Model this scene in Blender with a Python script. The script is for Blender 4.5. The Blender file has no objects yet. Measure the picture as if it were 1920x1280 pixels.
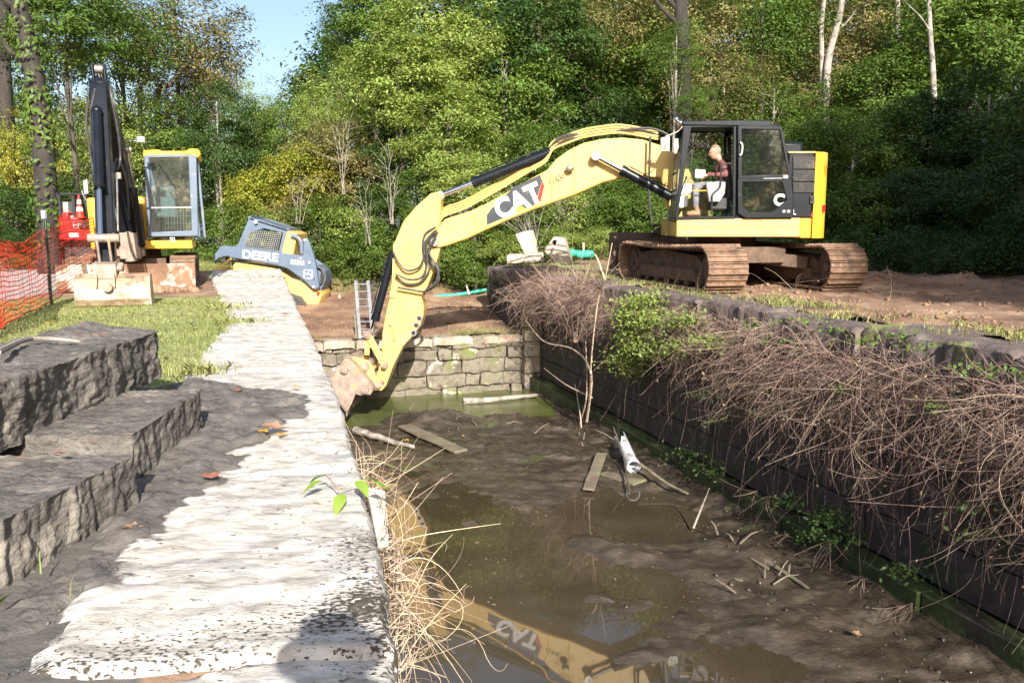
import bpy, bmesh, math, random
import numpy as np
from mathutils import Vector, Matrix, noise
sin, cos, tan, rad, PI = math.sin, math.cos, math.tan, math.radians, math.pi
SC = bpy.context.scene
COL = SC.collection
# ------------------------------------------------------------------ camera, sky, sun, exposure
PITCH = rad(7.9); FPX = 1550.0; CAM = Vector((0, 0, 1.15))
cd = bpy.data.cameras.new('camera'); cam = bpy.data.objects.new('camera', cd); COL.objects.link(cam)
cam.location = CAM; cam.rotation_euler = (PI/2 - PITCH, 0, 0)
cd.sensor_width = 36; cd.lens = FPX/1920*36; cd.clip_start = 0.05; cd.clip_end = 2000
SC.camera = cam
SUN_AZ, SUN_EL = rad(-12.4), rad(27.7)          # light travels towards this azimuth (from +Y, + = right), falling at SUN_EL
SDIR = Vector((sin(SUN_AZ)*cos(SUN_EL), cos(SUN_AZ)*cos(SUN_EL), -sin(SUN_EL)))
w = bpy.data.worlds.new('World'); SC.world = w; w.use_nodes = True
nt = w.node_tree; nt.nodes.clear()
sk = nt.nodes.new('ShaderNodeTexSky'); sk.sky_type = 'NISHITA'; sk.sun_disc = False
sk.sun_elevation = SUN_EL; sk.sun_rotation = math.atan2(-SDIR.x, -SDIR.y)
sk.air_density = 1.0; sk.dust_density = 2.5; sk.ozone_density = 1.0
bg = nt.nodes.new('ShaderNodeBackground'); bg.inputs[1].default_value = 0.105
wo = nt.nodes.new('ShaderNodeOutputWorld')
nt.links.new(sk.outputs[0], bg.inputs[0]); nt.links.new(bg.outputs[0], wo.inputs[0])
sl = bpy.data.lights.new('sun', 'SUN'); sl.energy = 5.0; sl.angle = rad(0.5); sl.color = (1, 0.955, 0.88)
so = bpy.data.objects.new('sun', sl); COL.objects.link(so); so.location = (0, -20, 40)
so.rotation_euler = SDIR.to_track_quat('-Z', 'Y').to_euler()
SC.view_settings.view_transform = 'Standard'; SC.view_settings.look = 'None'
SC.view_settings.exposure = 1.05; SC.view_settings.gamma = 1
# ------------------------------------------------------------------ geometry helpers
FW = Vector((0, cos(PITCH), -sin(PITCH))); UP = Vector((0, sin(PITCH), cos(PITCH)))
def ray(px, py): return Vector((1, 0, 0))*(px-960) + FW*FPX + UP*(640-py)
def GZ(px, py, z=0.0):
    r = ray(px, py); return CAM + r*((z-CAM.z)/r.z)
def PY(px, py, Y):
    r = ray(px, py); return CAM + r*(Y/r.y)
def PP(px, py, p0, n):
    r = ray(px, py); return CAM + r*((p0-CAM).dot(n)/r.dot(n))
TH = rad(17.0); CT, ST = cos(TH), sin(TH)
def L(u, v, z=0.0): return Vector((u*CT - v*ST, u*ST + v*CT, z))      # lock axis frame -> world
def UV(x, y): return (x*CT + y*ST, -x*ST + y*CT)
def sstep(a, b, x):
    t = min(1, max(0, (x-a)/(b-a))); return t*t*(3-2*t)
def lerp(a, b, t): return a + (b-a)*t
def fbm(x, y, z=0.0, o=4): return noise.fractal(Vector((x, y, z)), 0.9, 2.0, o)
def tag(o, label=None, cat=None, group=None, kind=None):
    if label: o['label'] = label
    if cat: o['category'] = cat
    if group: o['group'] = group
    if kind: o['kind'] = kind
    return o
def thing(name, loc, label, cat, group=None):
    o = bpy.data.objects.new(name, None); COL.objects.link(o); o.location = loc; o.empty_display_size = 0.2
    return tag(o, label, cat, group)
def link(name, me, parent=None, mat=None):
    o = bpy.data.objects.new(name, me); COL.objects.link(o)
    if mat is not None:
        for m in (mat if isinstance(mat, (list, tuple)) else [mat]): me.materials.append(m)
    if parent is not None: o.parent = parent
    return o
def wloc(o):
    p = Vector((0, 0, 0))
    while o is not None: p = p + o.location; o = o.parent
    return p
class MB:
    """collects pieces in world coordinates, links them as one mesh"""
    def __init__(s): s.v = []; s.f = []; s.m = []; s.mi = 0
    def add(s, vs, fs):
        o = len(s.v); s.v += [Vector(p) for p in vs]
        for f in fs: s.f.append([i+o for i in f]); s.m.append(s.mi)
        return s
    def box(s, c, sz, R=None):
        c = Vector(c); hx, hy, hz = sz[0]/2, sz[1]/2, sz[2]/2
        P = [Vector((x*hx, y*hy, z*hz)) for z in (-1, 1) for y in (-1, 1) for x in (-1, 1)]
        if R is not None:
            P = [R @ p for p in P]
        return s.add([c+p for p in P], [(0,2,3,1),(4,5,7,6),(0,1,5,4),(2,6,7,3),(0,4,6,2),(1,3,7,5)])
    def beam(s, a, b, w_, h_, up=Vector((0, 0, 1))):
        a, b = Vector(a), Vector(b); d = (b-a); ln = d.length; d.normalize()
        x = d.cross(up)
        if x.length < 1e-4: x = d.cross(Vector((1, 0, 0)))
        x.normalize(); z = x.cross(d)
        R = Matrix((x, d, z)).transposed()
        return s.box((a+b)/2, (w_, ln, h_), R)
    def prism(s, pts, ext):
        pts = [Vector(p) for p in pts]; ext = Vector(ext); n = len(pts)
        nr = Vector((0, 0, 0))
        for i in range(n): nr += pts[i].cross(pts[(i+1) % n])
        fl = nr.dot(ext) > 0
        fs = [list(range(n))[::-1], list(range(n, 2*n))] + [(i, (i+1) % n, n+(i+1) % n, n+i) for i in range(n)]
        if not fl: fs = [list(f)[::-1] for f in fs]
        return s.add(pts + [p+ext for p in pts], fs)
    def ring(s, outer, inner, ext):
        n = len(outer); ext = Vector(ext)
        V = [Vector(p) for p in outer] + [Vector(p) for p in inner]; V += [p+ext for p in V]
        fs = []
        for i in range(n):
            j = (i+1) % n
            fs += [(i, j, n+j, n+i), (2*n+j, 2*n+i, 3*n+i, 3*n+j), (j, i, 2*n+i, 2*n+j), (n+i, n+j, 3*n+j, 3*n+i)]
        return s.add(V, fs)
    def tube(s, path, r, k=6, cap=True):
        P = [Vector(p) for p in path]; n = len(P)
        if not isinstance(r, (list, tuple)): r = [r]*n
        vs = []; fs = []; prev = None
        for i in range(n):
            d = (P[min(i+1, n-1)] - P[max(i-1, 0)])
            if d.length < 1e-7: d = Vector((0, 0, 1))
            d.normalize()
            if prev is None:
                x = d.cross(Vector((0, 0, 1)))
                if x.length < 0.05: x = d.cross(Vector((1, 0, 0)))
            else: x = prev - d*prev.dot(d)
            if x.length < 1e-5: x = d.orthogonal()
            x.normalize(); prev = x; y = d.cross(x)
            for j in range(k):
                a = 2*PI*j/k; vs.append(P[i] + (x*cos(a) + y*sin(a))*r[i])
        for i in range(n-1):
            for j in range(k):
                b = (j+1) % k; fs.append((i*k+j, i*k+b, (i+1)*k+b, (i+1)*k+j))
        if cap: fs.append(list(range(k))[::-1]); fs.append([(n-1)*k+j for j in range(k)])
        return s.add(vs, fs)
    def cyl(s, a, b, r0, r1=None, k=16): return s.tube([a, b], [r0, r0 if r1 is None else r1], k)
    def hcyl(s, a, b, ro, ri, k=16):          # pipe with a wall
        a, b = Vector(a), Vector(b); d = (b-a).normalized(); x = d.orthogonal().normalized(); y = d.cross(x)
        R = [[c + (x*cos(2*PI*j/k)+y*sin(2*PI*j/k))*q for j in range(k)] for c in (a, b) for q in (ro, ri)]
        V = R[0]+R[1]+R[2]+R[3]; fs = []
        for j in range(k):
            i = (j+1) % k
            fs += [(j, i, 2*k+i, 2*k+j), (k+i, k+j, 3*k+j, 3*k+i), (i, j, k+j, k+i), (2*k+j, 2*k+i, 3*k+i, 3*k+j)]
        return s.add(V, fs)
    def ball(s, c, r, seg=12, rings=8):
        c = Vector(c); r = Vector(r) if not isinstance(r, (int, float)) else Vector((r, r, r))
        vs = [c+Vector((0, 0, r.z))]; fs = []
        for i in range(1, rings):
            t = PI*i/rings
            for j in range(seg): vs.append(c+Vector((r.x*sin(t)*cos(2*PI*j/seg), r.y*sin(t)*sin(2*PI*j/seg), r.z*cos(t))))
        vs.append(c-Vector((0, 0, r.z)))
        for j in range(seg): fs.append((0, 1+j, 1+(j+1) % seg))
        for i in range(rings-2):
            for j in range(seg):
                a = 1+i*seg; fs.append((a+j, a+seg+j, a+seg+(j+1) % seg, a+(j+1) % seg))
        a = 1+(rings-2)*seg
        for j in range(seg): fs.append((a+j, len(vs)-1, a+(j+1) % seg))
        return s.add(vs, fs)
    def build(s, name, mat, parent=None, bevel=0, smooth=False, seg=2, weld=False, org=None):
        if org is None: org = wloc(parent) if parent is not None else Vector((0, 0, 0))
        me = bpy.data.meshes.new(name); me.from_pydata([p-org for p in s.v], [], s.f)
        for p, m in zip(me.polygons, s.m): p.material_index = m
        o = link(name, me, parent, mat)
        if parent is None: o.location = org
        if smooth:
            me.shade_smooth()
            try: me.set_sharp_from_angle(angle=rad(38))
            except Exception: pass
        if bevel:
            b = o.modifiers.new('b', 'BEVEL'); b.width = bevel; b.segments = seg; b.limit_method = 'ANGLE'; b.angle_limit = rad(35)
            me.shade_smooth(); b.harden_normals = False
            try: me.set_sharp_from_angle(angle=rad(50))
            except Exception: pass
        return o
def npmesh(name, V, Fq, parent=None, mat=None, attrs=None, smooth=False):
    """V (n,3), Fq (m,k) numpy"""
    me = bpy.data.meshes.new(name); V = np.asarray(V, dtype=np.float32); Fq = np.asarray(Fq, dtype=np.int32)
    k = Fq.shape[1]; me.vertices.add(len(V)); me.vertices.foreach_set('co', V.ravel())
    me.loops.add(Fq.size); me.loops.foreach_set('vertex_index', Fq.ravel())
    me.polygons.add(len(Fq)); me.polygons.foreach_set('loop_start', np.arange(0, Fq.size, k, dtype=np.int32))
    me.polygons.foreach_set('loop_total', np.full(len(Fq), k, dtype=np.int32))
    me.update(calc_edges=True)
    if attrs:
        for n, a in attrs.items():
            at = me.attributes.new(n, 'FLOAT', 'POINT'); at.data.foreach_set('value', np.asarray(a, dtype=np.float32))
    if smooth: me.shade_smooth()
    return link(name, me, parent, mat)
def spline(pts, n):
    P = [Vector(p) for p in pts]; P = [P[0]*2-P[1]] + P + [P[-1]*2-P[-2]]; out = []
    for i in range(1, len(P)-2):
        for k in range(n):
            t = k/n; a, b, c, d = P[i-1], P[i], P[i+1], P[i+2]
            out.append(0.5*((2*b) + (c-a)*t + (2*a-5*b+4*c-d)*t*t + (3*b-a-3*c+d)*t**3))
    out.append(P[-2]); return out
def text_mesh(s, size, origin, ux, uz, ext, name, mat, parent, bold=0.0, xs=1.0):
    cu = bpy.data.curves.new('t', 'FONT'); cu.body = s; cu.size = size; cu.extrude = ext; cu.offset = bold; cu.resolution_u = 4
    cu.align_x = 'CENTER'; cu.align_y = 'CENTER'
    to = bpy.data.objects.new('t', cu); COL.objects.link(to)
    dg = bpy.context.evaluated_depsgraph_get(); me = bpy.data.meshes.new_from_object(to.evaluated_get(dg))
    bpy.data.objects.remove(to); bpy.data.curves.remove(cu)
    ux = Vector(ux).normalized(); uz = Vector(uz).normalized(); un = ux.cross(uz); org = wloc(parent) if parent else Vector((0, 0, 0))
    for v in me.vertices: v.co = Vector(origin) + ux*v.co.x*xs + uz*v.co.y + un*v.co.z - org
    return link(name, me, parent, mat)
# ------------------------------------------------------------------ materials
def mat(name, cols, scale=5, rough=0.7, bump=0.0, bscale=None, metal=0.0, stretch=(1, 1, 1), det=6, over=(), coord='Object',
        island=0.0, trans=0.0, spec=0.5, bd=None, coat=0.0, distort=0.0, bstretch=None):
    """procedural colour: noise through a ramp of cols, overlays of further colours by noise or attribute masks, noise bump"""
    m = bpy.data.materials.new(name); m.use_nodes = True; t = m.node_tree; N = t.nodes; Lk = t.links
    bs = N['Principled BSDF']; out = N['Material Output']
    tc = N.new('ShaderNodeTexCoord')
    def mapped(st):
        mp = N.new('ShaderNodeMapping'); mp.inputs['Scale'].default_value = st; Lk.new(tc.outputs[coord], mp.inputs[0]); return mp
    mp = mapped(stretch)
    def nz(sc, d=det, st=None, dist=0.0):
        n = N.new('ShaderNodeTexNoise'); n.inputs['Scale'].default_value = sc; n.inputs['Detail'].default_value = d
        n.inputs['Roughness'].default_value = 0.6; n.inputs['Distortion'].default_value = dist
        Lk.new((mapped(st) if st else mp).outputs[0], n.inputs['Vector']); return n
    if isinstance(cols[0], (int, float)): cols = [cols]
    if len(cols) == 1 and len(cols[0]) == 3:
        rgb = N.new('ShaderNodeRGB'); rgb.outputs[0].default_value = (*cols[0], 1); cur = rgb.outputs[0]
    else:
        if len(cols[0]) == 3: cols = [(0.35+0.3*i/(len(cols)-1), c) for i, c in enumerate(cols)]
        n = nz(scale, dist=distort); cr = N.new('ShaderNodeValToRGB'); e = cr.color_ramp.elements
        while len(e) < len(cols): e.new(0.5)
        for q, (p, c) in zip(e, cols): q.position = p; q.color = (*c, 1)
        Lk.new(n.outputs[0], cr.inputs[0]); cur = cr.outputs[0]
    roughs = None
    for ov in over:
        c, how, lo, hi = ov[:4]; st = ov[4] if len(ov) > 4 else None; orough = ov[5] if len(ov) > 5 else None
        mr = N.new('ShaderNodeMapRange'); mr.inputs[1].default_value = lo; mr.inputs[2].default_value = hi
        if isinstance(how, str):
            a = N.new('ShaderNodeAttribute'); a.attribute_name = how
            n = nz(st if isinstance(st, (int, float)) else 9.0)
            ma = N.new('ShaderNodeMath'); ma.operation = 'MULTIPLY_ADD'; amp_ = ov[6] if len(ov) > 6 else 0.8; ma.inputs[1].default_value = amp_; ma.inputs[2].default_value = -amp_/2
            Lk.new(n.outputs[0], ma.inputs[0]); ad = N.new('ShaderNodeMath'); ad.operation = 'ADD'
            Lk.new(ma.outputs[0], ad.inputs[0]); Lk.new(a.outputs['Fac'], ad.inputs[1]); Lk.new(ad.outputs[0], mr.inputs[0])
        else:
            n = nz(how, st=st); Lk.new(n.outputs[0], mr.inputs[0])
        mx = N.new('ShaderNodeMix'); mx.data_type = 'RGBA'
        Lk.new(mr.outputs[0], mx.inputs[0]); Lk.new(cur, mx.inputs[6])
        if isinstance(c[0], (tuple, list)):
            n2 = nz(scale*2.3); cr = N.new('ShaderNodeValToRGB'); e = cr.color_ramp.elements
            e[0].position = 0.35; e[1].position = 0.65; e[0].color = (*c[0], 1); e[1].color = (*c[1], 1)
            Lk.new(n2.outputs[0], cr.inputs[0]); Lk.new(cr.outputs[0], mx.inputs[7])
        else: mx.inputs[7].default_value = (*c, 1)
        cur = mx.outputs[2]
        if orough is not None:
            rm = N.new('ShaderNodeMix'); rm.data_type = 'FLOAT'; Lk.new(mr.outputs[0], rm.inputs[0]); rm.inputs[3].default_value = orough
            if roughs is None: rm.inputs[2].default_value = rough
            else: Lk.new(roughs, rm.inputs[2])
            roughs = rm.outputs[0]
    if island:
        g = N.new('ShaderNodeNewGeometry'); hs = N.new('ShaderNodeHueSaturation')
        mr = N.new('ShaderNodeMapRange'); mr.inputs[3].default_value = 1-island; mr.inputs[4].default_value = 1+island
        Lk.new(g.outputs['Random Per Island'], mr.inputs[0]); Lk.new(mr.outputs[0], hs.inputs['Value'])
        mh = N.new('ShaderNodeMapRange'); mh.inputs[3].default_value = 0.5-island*0.10; mh.inputs[4].default_value = 0.5+island*0.05
        Lk.new(g.outputs['Random Per Island'], mh.inputs[0]); Lk.new(mh.outputs[0], hs.inputs['Hue'])
        Lk.new(cur, hs.inputs['Color']); cur = hs.outputs[0]
    Lk.new(cur, bs.inputs['Base Color'])
    bs.inputs['Roughness'].default_value = rough; bs.inputs['Metallic'].default_value = metal
    bs.inputs['Specular IOR Level'].default_value = spec; bs.inputs['Coat Weight'].default_value = coat
    if roughs is not None: Lk.new(roughs, bs.inputs['Roughness'])
    if bump:
        b = N.new('ShaderNodeBump'); b.inputs['Distance'].default_value = bump; b.inputs['Strength'].default_value = 1.0
        n = nz(bscale or scale*2, bd or 8, st=bstretch); Lk.new(n.outputs[0], b.inputs['Height']); Lk.new(b.outputs[0], bs.inputs['Normal'])
    if trans:
        tr = N.new('ShaderNodeBsdfTranslucent'); hs2 = N.new('ShaderNodeHueSaturation'); hs2.inputs['Saturation'].default_value = 1.15; hs2.inputs['Value'].default_value = 1.3
        Lk.new(cur, hs2.inputs['Color']); Lk.new(hs2.outputs[0], tr.inputs[0])
        mx = N.new('ShaderNodeMixShader'); mx.inputs[0].default_value = trans
        Lk.new(bs.outputs[0], mx.inputs[1]); Lk.new(tr.outputs[0], mx.inputs[2]); Lk.new(mx.outputs[0], out.inputs[0])
    return m
def glass(name, tint=(0.8, 0.9, 0.88), gl=0.03, dust_or_sheen=0.04):
    m = bpy.data.materials.new(name); m.use_nodes = True; t = m.node_tree; N = t.nodes; N.clear()
    o = N.new('ShaderNodeOutputMaterial'); tr = N.new('ShaderNodeBsdfTransparent'); tr.inputs[0].default_value = (*tint, 1)
    g = N.new('ShaderNodeBsdfGlossy'); g.inputs['Roughness'].default_value = 0.03
    fr = N.new('ShaderNodeFresnel'); fr.inputs[0].default_value = 1.5
    ma = N.new('ShaderNodeMath'); ma.operation = 'ADD'; ma.inputs[1].default_value = gl; t.links.new(fr.outputs[0], ma.inputs[0])
    d = N.new('ShaderNodeBsdfDiffuse'); d.inputs[0].default_value = (0.5, 0.5, 0.45, 1)
    n = N.new('ShaderNodeTexNoise'); n.inputs['Scale'].default_value = 6; n.inputs['Detail'].default_value = 6
    mr = N.new('ShaderNodeMapRange'); mr.inputs[1].default_value = 0.4; mr.inputs[2].default_value = 0.8; mr.inputs[3].default_value = dust_or_sheen*.4; mr.inputs[4].default_value = dust_or_sheen
    t.links.new(n.outputs[0], mr.inputs[0])
    m0 = N.new('ShaderNodeMixShader'); t.links.new(mr.outputs[0], m0.inputs[0]); t.links.new(tr.outputs[0], m0.inputs[1]); t.links.new(d.outputs[0], m0.inputs[2])
    mx = N.new('ShaderNodeMixShader'); t.links.new(ma.outputs[0], mx.inputs[0]); t.links.new(m0.outputs[0], mx.inputs[1]); t.links.new(g.outputs[0], mx.inputs[2])
    t.links.new(mx.outputs[0], o.inputs[0]); return m
G_ = dict
M = {}
M['yellow'] = mat('cat_yellow', [(.64, .42, .12), (.72, .49, .155)], 3, .38, .0008, 60, over=[((.42, .29, .14), 2.2, .54, .72, None, .8), ((.52, .38, .2), 9, .60, .68, None, .8), ((.14, .09, .05), 36, .68, .74, None, .9)])
M['yellow2'] = mat('machine_yellow', [(.70, .39, .03), (.76, .44, .04)], 3, .35, 0, over=[((.42, .28, .12), 3, .6, .8, None, .8)])
M['blackpaint'] = mat('black_paint', [(.006, .0075, .012), (.011, .013, .018)], 4, .34, 0, spec=.3, over=[((.07, .056, .044), 5, .66, .85, None, .8)])
M['blackmat'] = mat('black_plastic', [(.015, .015, .017), (.03, .03, .032)], 6, .55, .001, 80)
M['rubber'] = mat('rubber_hose', [(.035, .035, .035), (.07, .065, .06)], 20, .5, .0005, 90)
M['chrome'] = mat('chrome_rod', [(.75, .75, .75), (.85, .85, .85)], 5, .12, 0, metal=1)
M['steel'] = mat('worn_steel', [(.32, .29, .26), (.5, .46, .42)], 12, .45, .001, 60, metal=.7, over=[((.2, .12, .07), 8, .5, .7, None, .8)])
M['track'] = mat('muddy_track_steel', [(.15, .085, .05), (.27, .165, .105)], 9, .75, .006, 25, over=[((.10, .065, .045), 5, .5, .68), ((.42, .32, .24), 14, .6, .75)])
M['trackframe'] = mat('muddy_frame', [(.075, .05, .035), (.16, .10, .065)], 6, .8, .004, 30)
M['bucket'] = mat('muddy_bucket_steel', [(.22, .16, .13), (.36, .28, .22)], 7, .7, .004, 30, over=[((.50, .28, .06), 4, .6, .7)])
M['palebucket'] = mat('scoured_bucket_steel', [(.30, .20, .12), (.46, .36, .26)], 3, .5, .003, 30, over=[((.62, .58, .50), 1.6, .53, .6), ((.16, .09, .05), 4, .52, .66)])
M['deere'] = mat('blue_grey_paint', [(.10, .135, .19), (.13, .17, .23)], 3, .4, 0, over=[((.32, .3, .27), 4, .62, .85, None, .8)])
M['white'] = mat('white_paint', [(.58, .58, .57), (.68, .68, .66)], 6, .5)
M['red'] = mat('red_paint', [(.38, .014, .012), (.48, .02, .016)], 3, .4)
M['grey'] = mat('grey_plastic', [(.24, .24, .23), (.32, .32, .31)], 8, .6)
M['decal'] = mat('dark_decal', [(.035, .037, .045), (.05, .052, .06)], 6, .4, over=[((.3, .27, .22), 5, .62, .8)])
M['glass'] = glass('cab_glass'); M['glass2'] = glass('dusty_cab_glass', (.25, .36, .34), .06)
M['glass3'] = glass('sky_sheen_glass', (.50, .66, .66), .12, .16)  # raised diffuse film and bluish tint stand in for a pale sky reflection
M['shadedbark'] = mat('shaded_bark', [(.018, .014, .012), (.05, .042, .034)], 4, .9, .04, 8, stretch=(1, 1, .25))  # bark colour darkened to stand in for shadow on the left trunk
M['alu'] = mat('aluminium', [(.13, .13, .135), (.22, .22, .225)], 10, .55, metal=.3)
M['stone'] = mat('pale_weathered_stone', [(.30, (.26, .235, .205)), (.42, (.41, .375, .33)), (.52, (.53, .49, .435)), (.66, (.68, .64, .59))], 7, .85, .009, 12, stretch=(1, 1.7, 1), distort=.35,
      over=[((.46, .38, .30), 2.4, .61, .78), ((.34, .33, .325), 2.6, .54, .70, (1, 1.2, 1)), ((.17, .145, .115), 26, .615, .67, (1, 1.5, 1)), ((.06, .05, .036), 'moss', .50, .60, 48.0, None, 2.2), ((.10, .085, .06), 'moss', .78, .95, 17.0, None, 2.2), ((.12, .105, .092), 'mud', .42, .58, 9.0, None, 1.4)], bd=14, bstretch=(1, 2.6, 1))
M['wallstone'] = mat('dark_lock_stone', [(.045, .033, .033), (.085, .062, .060)], 4, .8, .02, 9, over=[((.035, .05, .02), 2.5, .5, .65), ((.14, .12, .1), 6, .62, .75)])
M['endstone'] = mat('mossy_pale_stone', [(.12, .10, .072), (.25, .215, .165)], 4, .9, .03, 9, over=[((.15, .17, .05), 1.6, .54, .68), ((.09, .065, .045), 4, .54, .66), ((.50, .45, .38), 3, .60, .68)])
M['darkstone'] = mat('muddy_dark_stone', [(.095, .084, .073), (.185, .165, .145)], 5, .8, .03, 16, over=[((.26, .12, .08), 2.3, .63, .72), ((.05, .045, .04), 12, .56, .7), ((.27, .24, .2), 3.1, .58, .7)], bd=12)
M['dirtstone'] = mat('tan_block', [(.42, .34, .25), (.60, .52, .42)], 5, .9, .01, 15, over=[((.2, .17, .13), 5, .58, .7)])
M['wood'] = mat('weathered_wood', [(.10, .08, .055), (.22, .18, .13)], 3, .8, .006, 12, stretch=(1, 1, 8), over=[((.14, .2, .04), 3, .55, .66)])
M['twig'] = mat('dry_twig', [(.15, .095, .07), (.36, .26, .20)], 2.5, .8, island=.55)
M['twigpale'] = mat('pale_dry_stem', [(.40, .30, .20), (.60, .48, .34)], 4, .8, island=.5)
M['bark'] = mat('bark', [(.045, .036, .028), (.11, .088, .068)], 4, .9, .04, 8, stretch=(1, 1, .25))
M['palebark'] = mat('pale_bark', [(.22, .19, .16), (.42, .37, .32)], 3, .85, .01, 8, over=[((.15, .13, .10), 4, .5, .62)])
M['orange'] = mat('orange_plastic', [(.48, .03, .010), (.62, .05, .015)], 8, .55, trans=.2)
M['green'] = mat('green_fabric', [(.02, .30, .20), (.05, .42, .3)], 8, .6, .004, 40)
def leafmat(n, c1, c2, tr=.3, isl=.35): return mat(n, [c1, c2], .55, .5, island=isl, trans=tr, spec=.35)
M['leaf_dark'] = leafmat('leaf_dark', (.038, .078, .018), (.070, .125, .028))
M['leaf_mid'] = leafmat('leaf_mid', (.075, .135, .024), (.13, .20, .036))
M['leaf_bright'] = leafmat('leaf_bright', (.17, .245, .05), (.28, .345, .085))
M['leaf_olive'] = leafmat('leaf_olive', (.15, .155, .05), (.26, .22, .085))
M['leaf_yellow'] = leafmat('leaf_yellow', (.21, .26, .035), (.36, .33, .05))
M['leaf_brown'] = leafmat('leaf_brown', (.20, .14, .08), (.32, .22, .13))
M['grass'] = leafmat('grass_blade', (.20, .25, .07), (.38, .38, .15), .35)
# ------------------------------------------------------------------ ground, road, bed, water
ZW = -2.66; ZR = 0.10
def interp(t, tab):
    if t <= tab[0][0]: return tab[0][1]
    for (a, p), (b, q) in zip(tab, tab[1:]):
        if t <= b: return p + (q-p)*(t-a)/(b-a)
    return tab[-1][1]
def p_xy(u, v): return (u*CT - v*ST, u*ST + v*CT)
def uR(v): return interp(v, [(0, .20), (2, .30), (2.8, .375), (5.2, .476), (8.5, .51), (22, .55)])
def uL(v): return interp(v, [(0, -.76), (2.6, -.72), (4, -.6), (6.9, -.58), (8.6, -.5), (10.8, -.37), (14, -.6), (20.2, -1.05), (22, -1.1)])
def mudR(v): return interp(v, [(1.8, -.74), (2.8, -.58), (3.4, -.42), (3.9, -.25), (4.3, -.1), (4.8, .0), (5.1, .2), (5.45, .30), (5.8, .25), (6.1, -.05), (6.45, -.3), (6.9, -.62)])
def low_ground(u, v):      # the dug-out ramp behind the low cross wall
    return lerp(-1.34, -.82, sstep(18.4, 24.5, v)) + .25*math.exp(-((u-4.6)**2/1.2+(v-20.6)**2/1.0)) + .05*fbm(u*1.5, v*1.5, 3)
def H(x, y):
    u, v = UV(x, y)
    left = .015*fbm(x*.9, y*.9, 1) - .03
    right = ZR - .03 + .06*fbm(x*1.1, y*1.1, 7) + .035*fbm(x*4, y*4, 2, 5)
    # churned berm at the far right
    right += max(0,.17)*math.exp(-(((u-11.6)/1.2)**2))*sstep(6, 9.5, v)*sstep(20, 12, v)*(1+.9*fbm(x*2.5, y*2.5, 9, 6))
    t = sstep(2.5, 6.5, u)
    h = lerp(left, right, t)
    hill = max(0, y-20.5)*.30*sstep(-1.5, 9, x) + max(0, x-9.5)*.16*sstep(9, 20, y)
    hill += max(0, y-25)*.035*sstep(-9, 0, x)
    hill = min(hill, 5.5)
    h += hill
    k = sstep(-.9, .5, u)*(1-sstep(6.0, 8.5, u))*sstep(18, 18.2, v)*(1-sstep(23.5, 27.5, v))
    if v > 21.5: k *= 1
    else: k = 1.0 if (.0 < u < 6.6 and v > 18) else 0.0
    if k: h = lerp(h, low_ground(u, v), k)
    return h
def graded(a, b, step, far, ratio=1.25):
    xs = list(np.arange(a, b+1e-6, step)); s = step; x = b
    while x < far: s *= ratio; x += s; xs.append(x)
    s = step; x = a
    while x > -far: s *= ratio; x -= s; xs.insert(0, x)
    return xs
us = graded(-9, 14, .13, 400); vs_ = graded(1, 27, .15, 400)
nu, nv = len(us), len(vs_)
V = np.zeros((nu*nv, 3)); ag = np.zeros(nu*nv); ar = np.zeros(nu*nv); am = np.zeros(nu*nv); al = np.zeros(nu*nv)
for i, u in enumerate(us):
    for j, v in enumerate(vs_):
        p = L(u, v); k = i*nv+j; z = H(p.x, p.y); x, y = p.x, p.y
        road = sstep(-7.6, -8.6, x + .10*(y-12))*sstep(9, 13, y)*(1-sstep(27, 30, y))
        grass = 0
        if u < .2:
            grass = (1-road)*sstep(3.5, 5.5, v - .6*max(0, -1.2-u))*(1-.75*sstep(13.2, 14.5, y))
            grass = max(grass, .9*sstep(-6.2, -5.4, x)*sstep(15.5, 18, y)*.8)
        elif -.5 < u < 6.6 and v > 18: grass = sstep(24.6, 26.5, v)
        elif v > 22.5: grass = sstep(24.2, 26.5, v)
        else: grass = .40*sstep(6.2, 6.6, u)*(1-sstep(7.3, 8.3, u))*(.5+.9*fbm(x*1.4, y*1.4, 11)) + .9*sstep(17, 19.5, y)*sstep(12, 5, u)
        if u < -1.0 and v > 24: grass = max(grass, 1-road)
        mud = sstep(-.2, -.5, u)*(1-sstep(6.0, 6.9, v + .4*max(0, -1.9-u)))
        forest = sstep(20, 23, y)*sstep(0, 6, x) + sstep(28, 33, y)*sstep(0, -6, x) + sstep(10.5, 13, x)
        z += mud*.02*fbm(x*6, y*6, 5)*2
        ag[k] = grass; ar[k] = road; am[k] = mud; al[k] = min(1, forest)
        V[k] = (x, y, z)
F_ = []
for i in range(nu-1):
    for j in range(nv-1):
        uc, vc = (us[i]+us[i+1])/2, (vs_[j]+vs_[j+1])/2
        if .05 < uc < 6.75 and vc < 18.45: continue
        F_.append((i*nv+j, (i+1)*nv+j, (i+1)*nv+j+1, i*nv+j+1))
M['ground'] = mat('soil', [(.30, (.13, .072, .043)), (.5, (.24, .14, .085)), (.68, (.38, .25, .16))], 1.2, .9, .03, 7,
    over=[((.10, .055, .035), .5, .58, .68), ((.42, .31, .21), 6, .64, .72), ((.62, .42, .16), 26, .73, .76), (((.40, .37, .34), (.56, .53, .49)), 'road', .4, .6, 6.0),
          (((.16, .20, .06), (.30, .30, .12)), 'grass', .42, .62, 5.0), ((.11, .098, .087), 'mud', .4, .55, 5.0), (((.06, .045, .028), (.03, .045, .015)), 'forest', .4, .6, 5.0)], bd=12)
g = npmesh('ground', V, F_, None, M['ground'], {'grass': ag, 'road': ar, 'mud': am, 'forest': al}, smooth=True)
tag(g, kind='structure')
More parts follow.
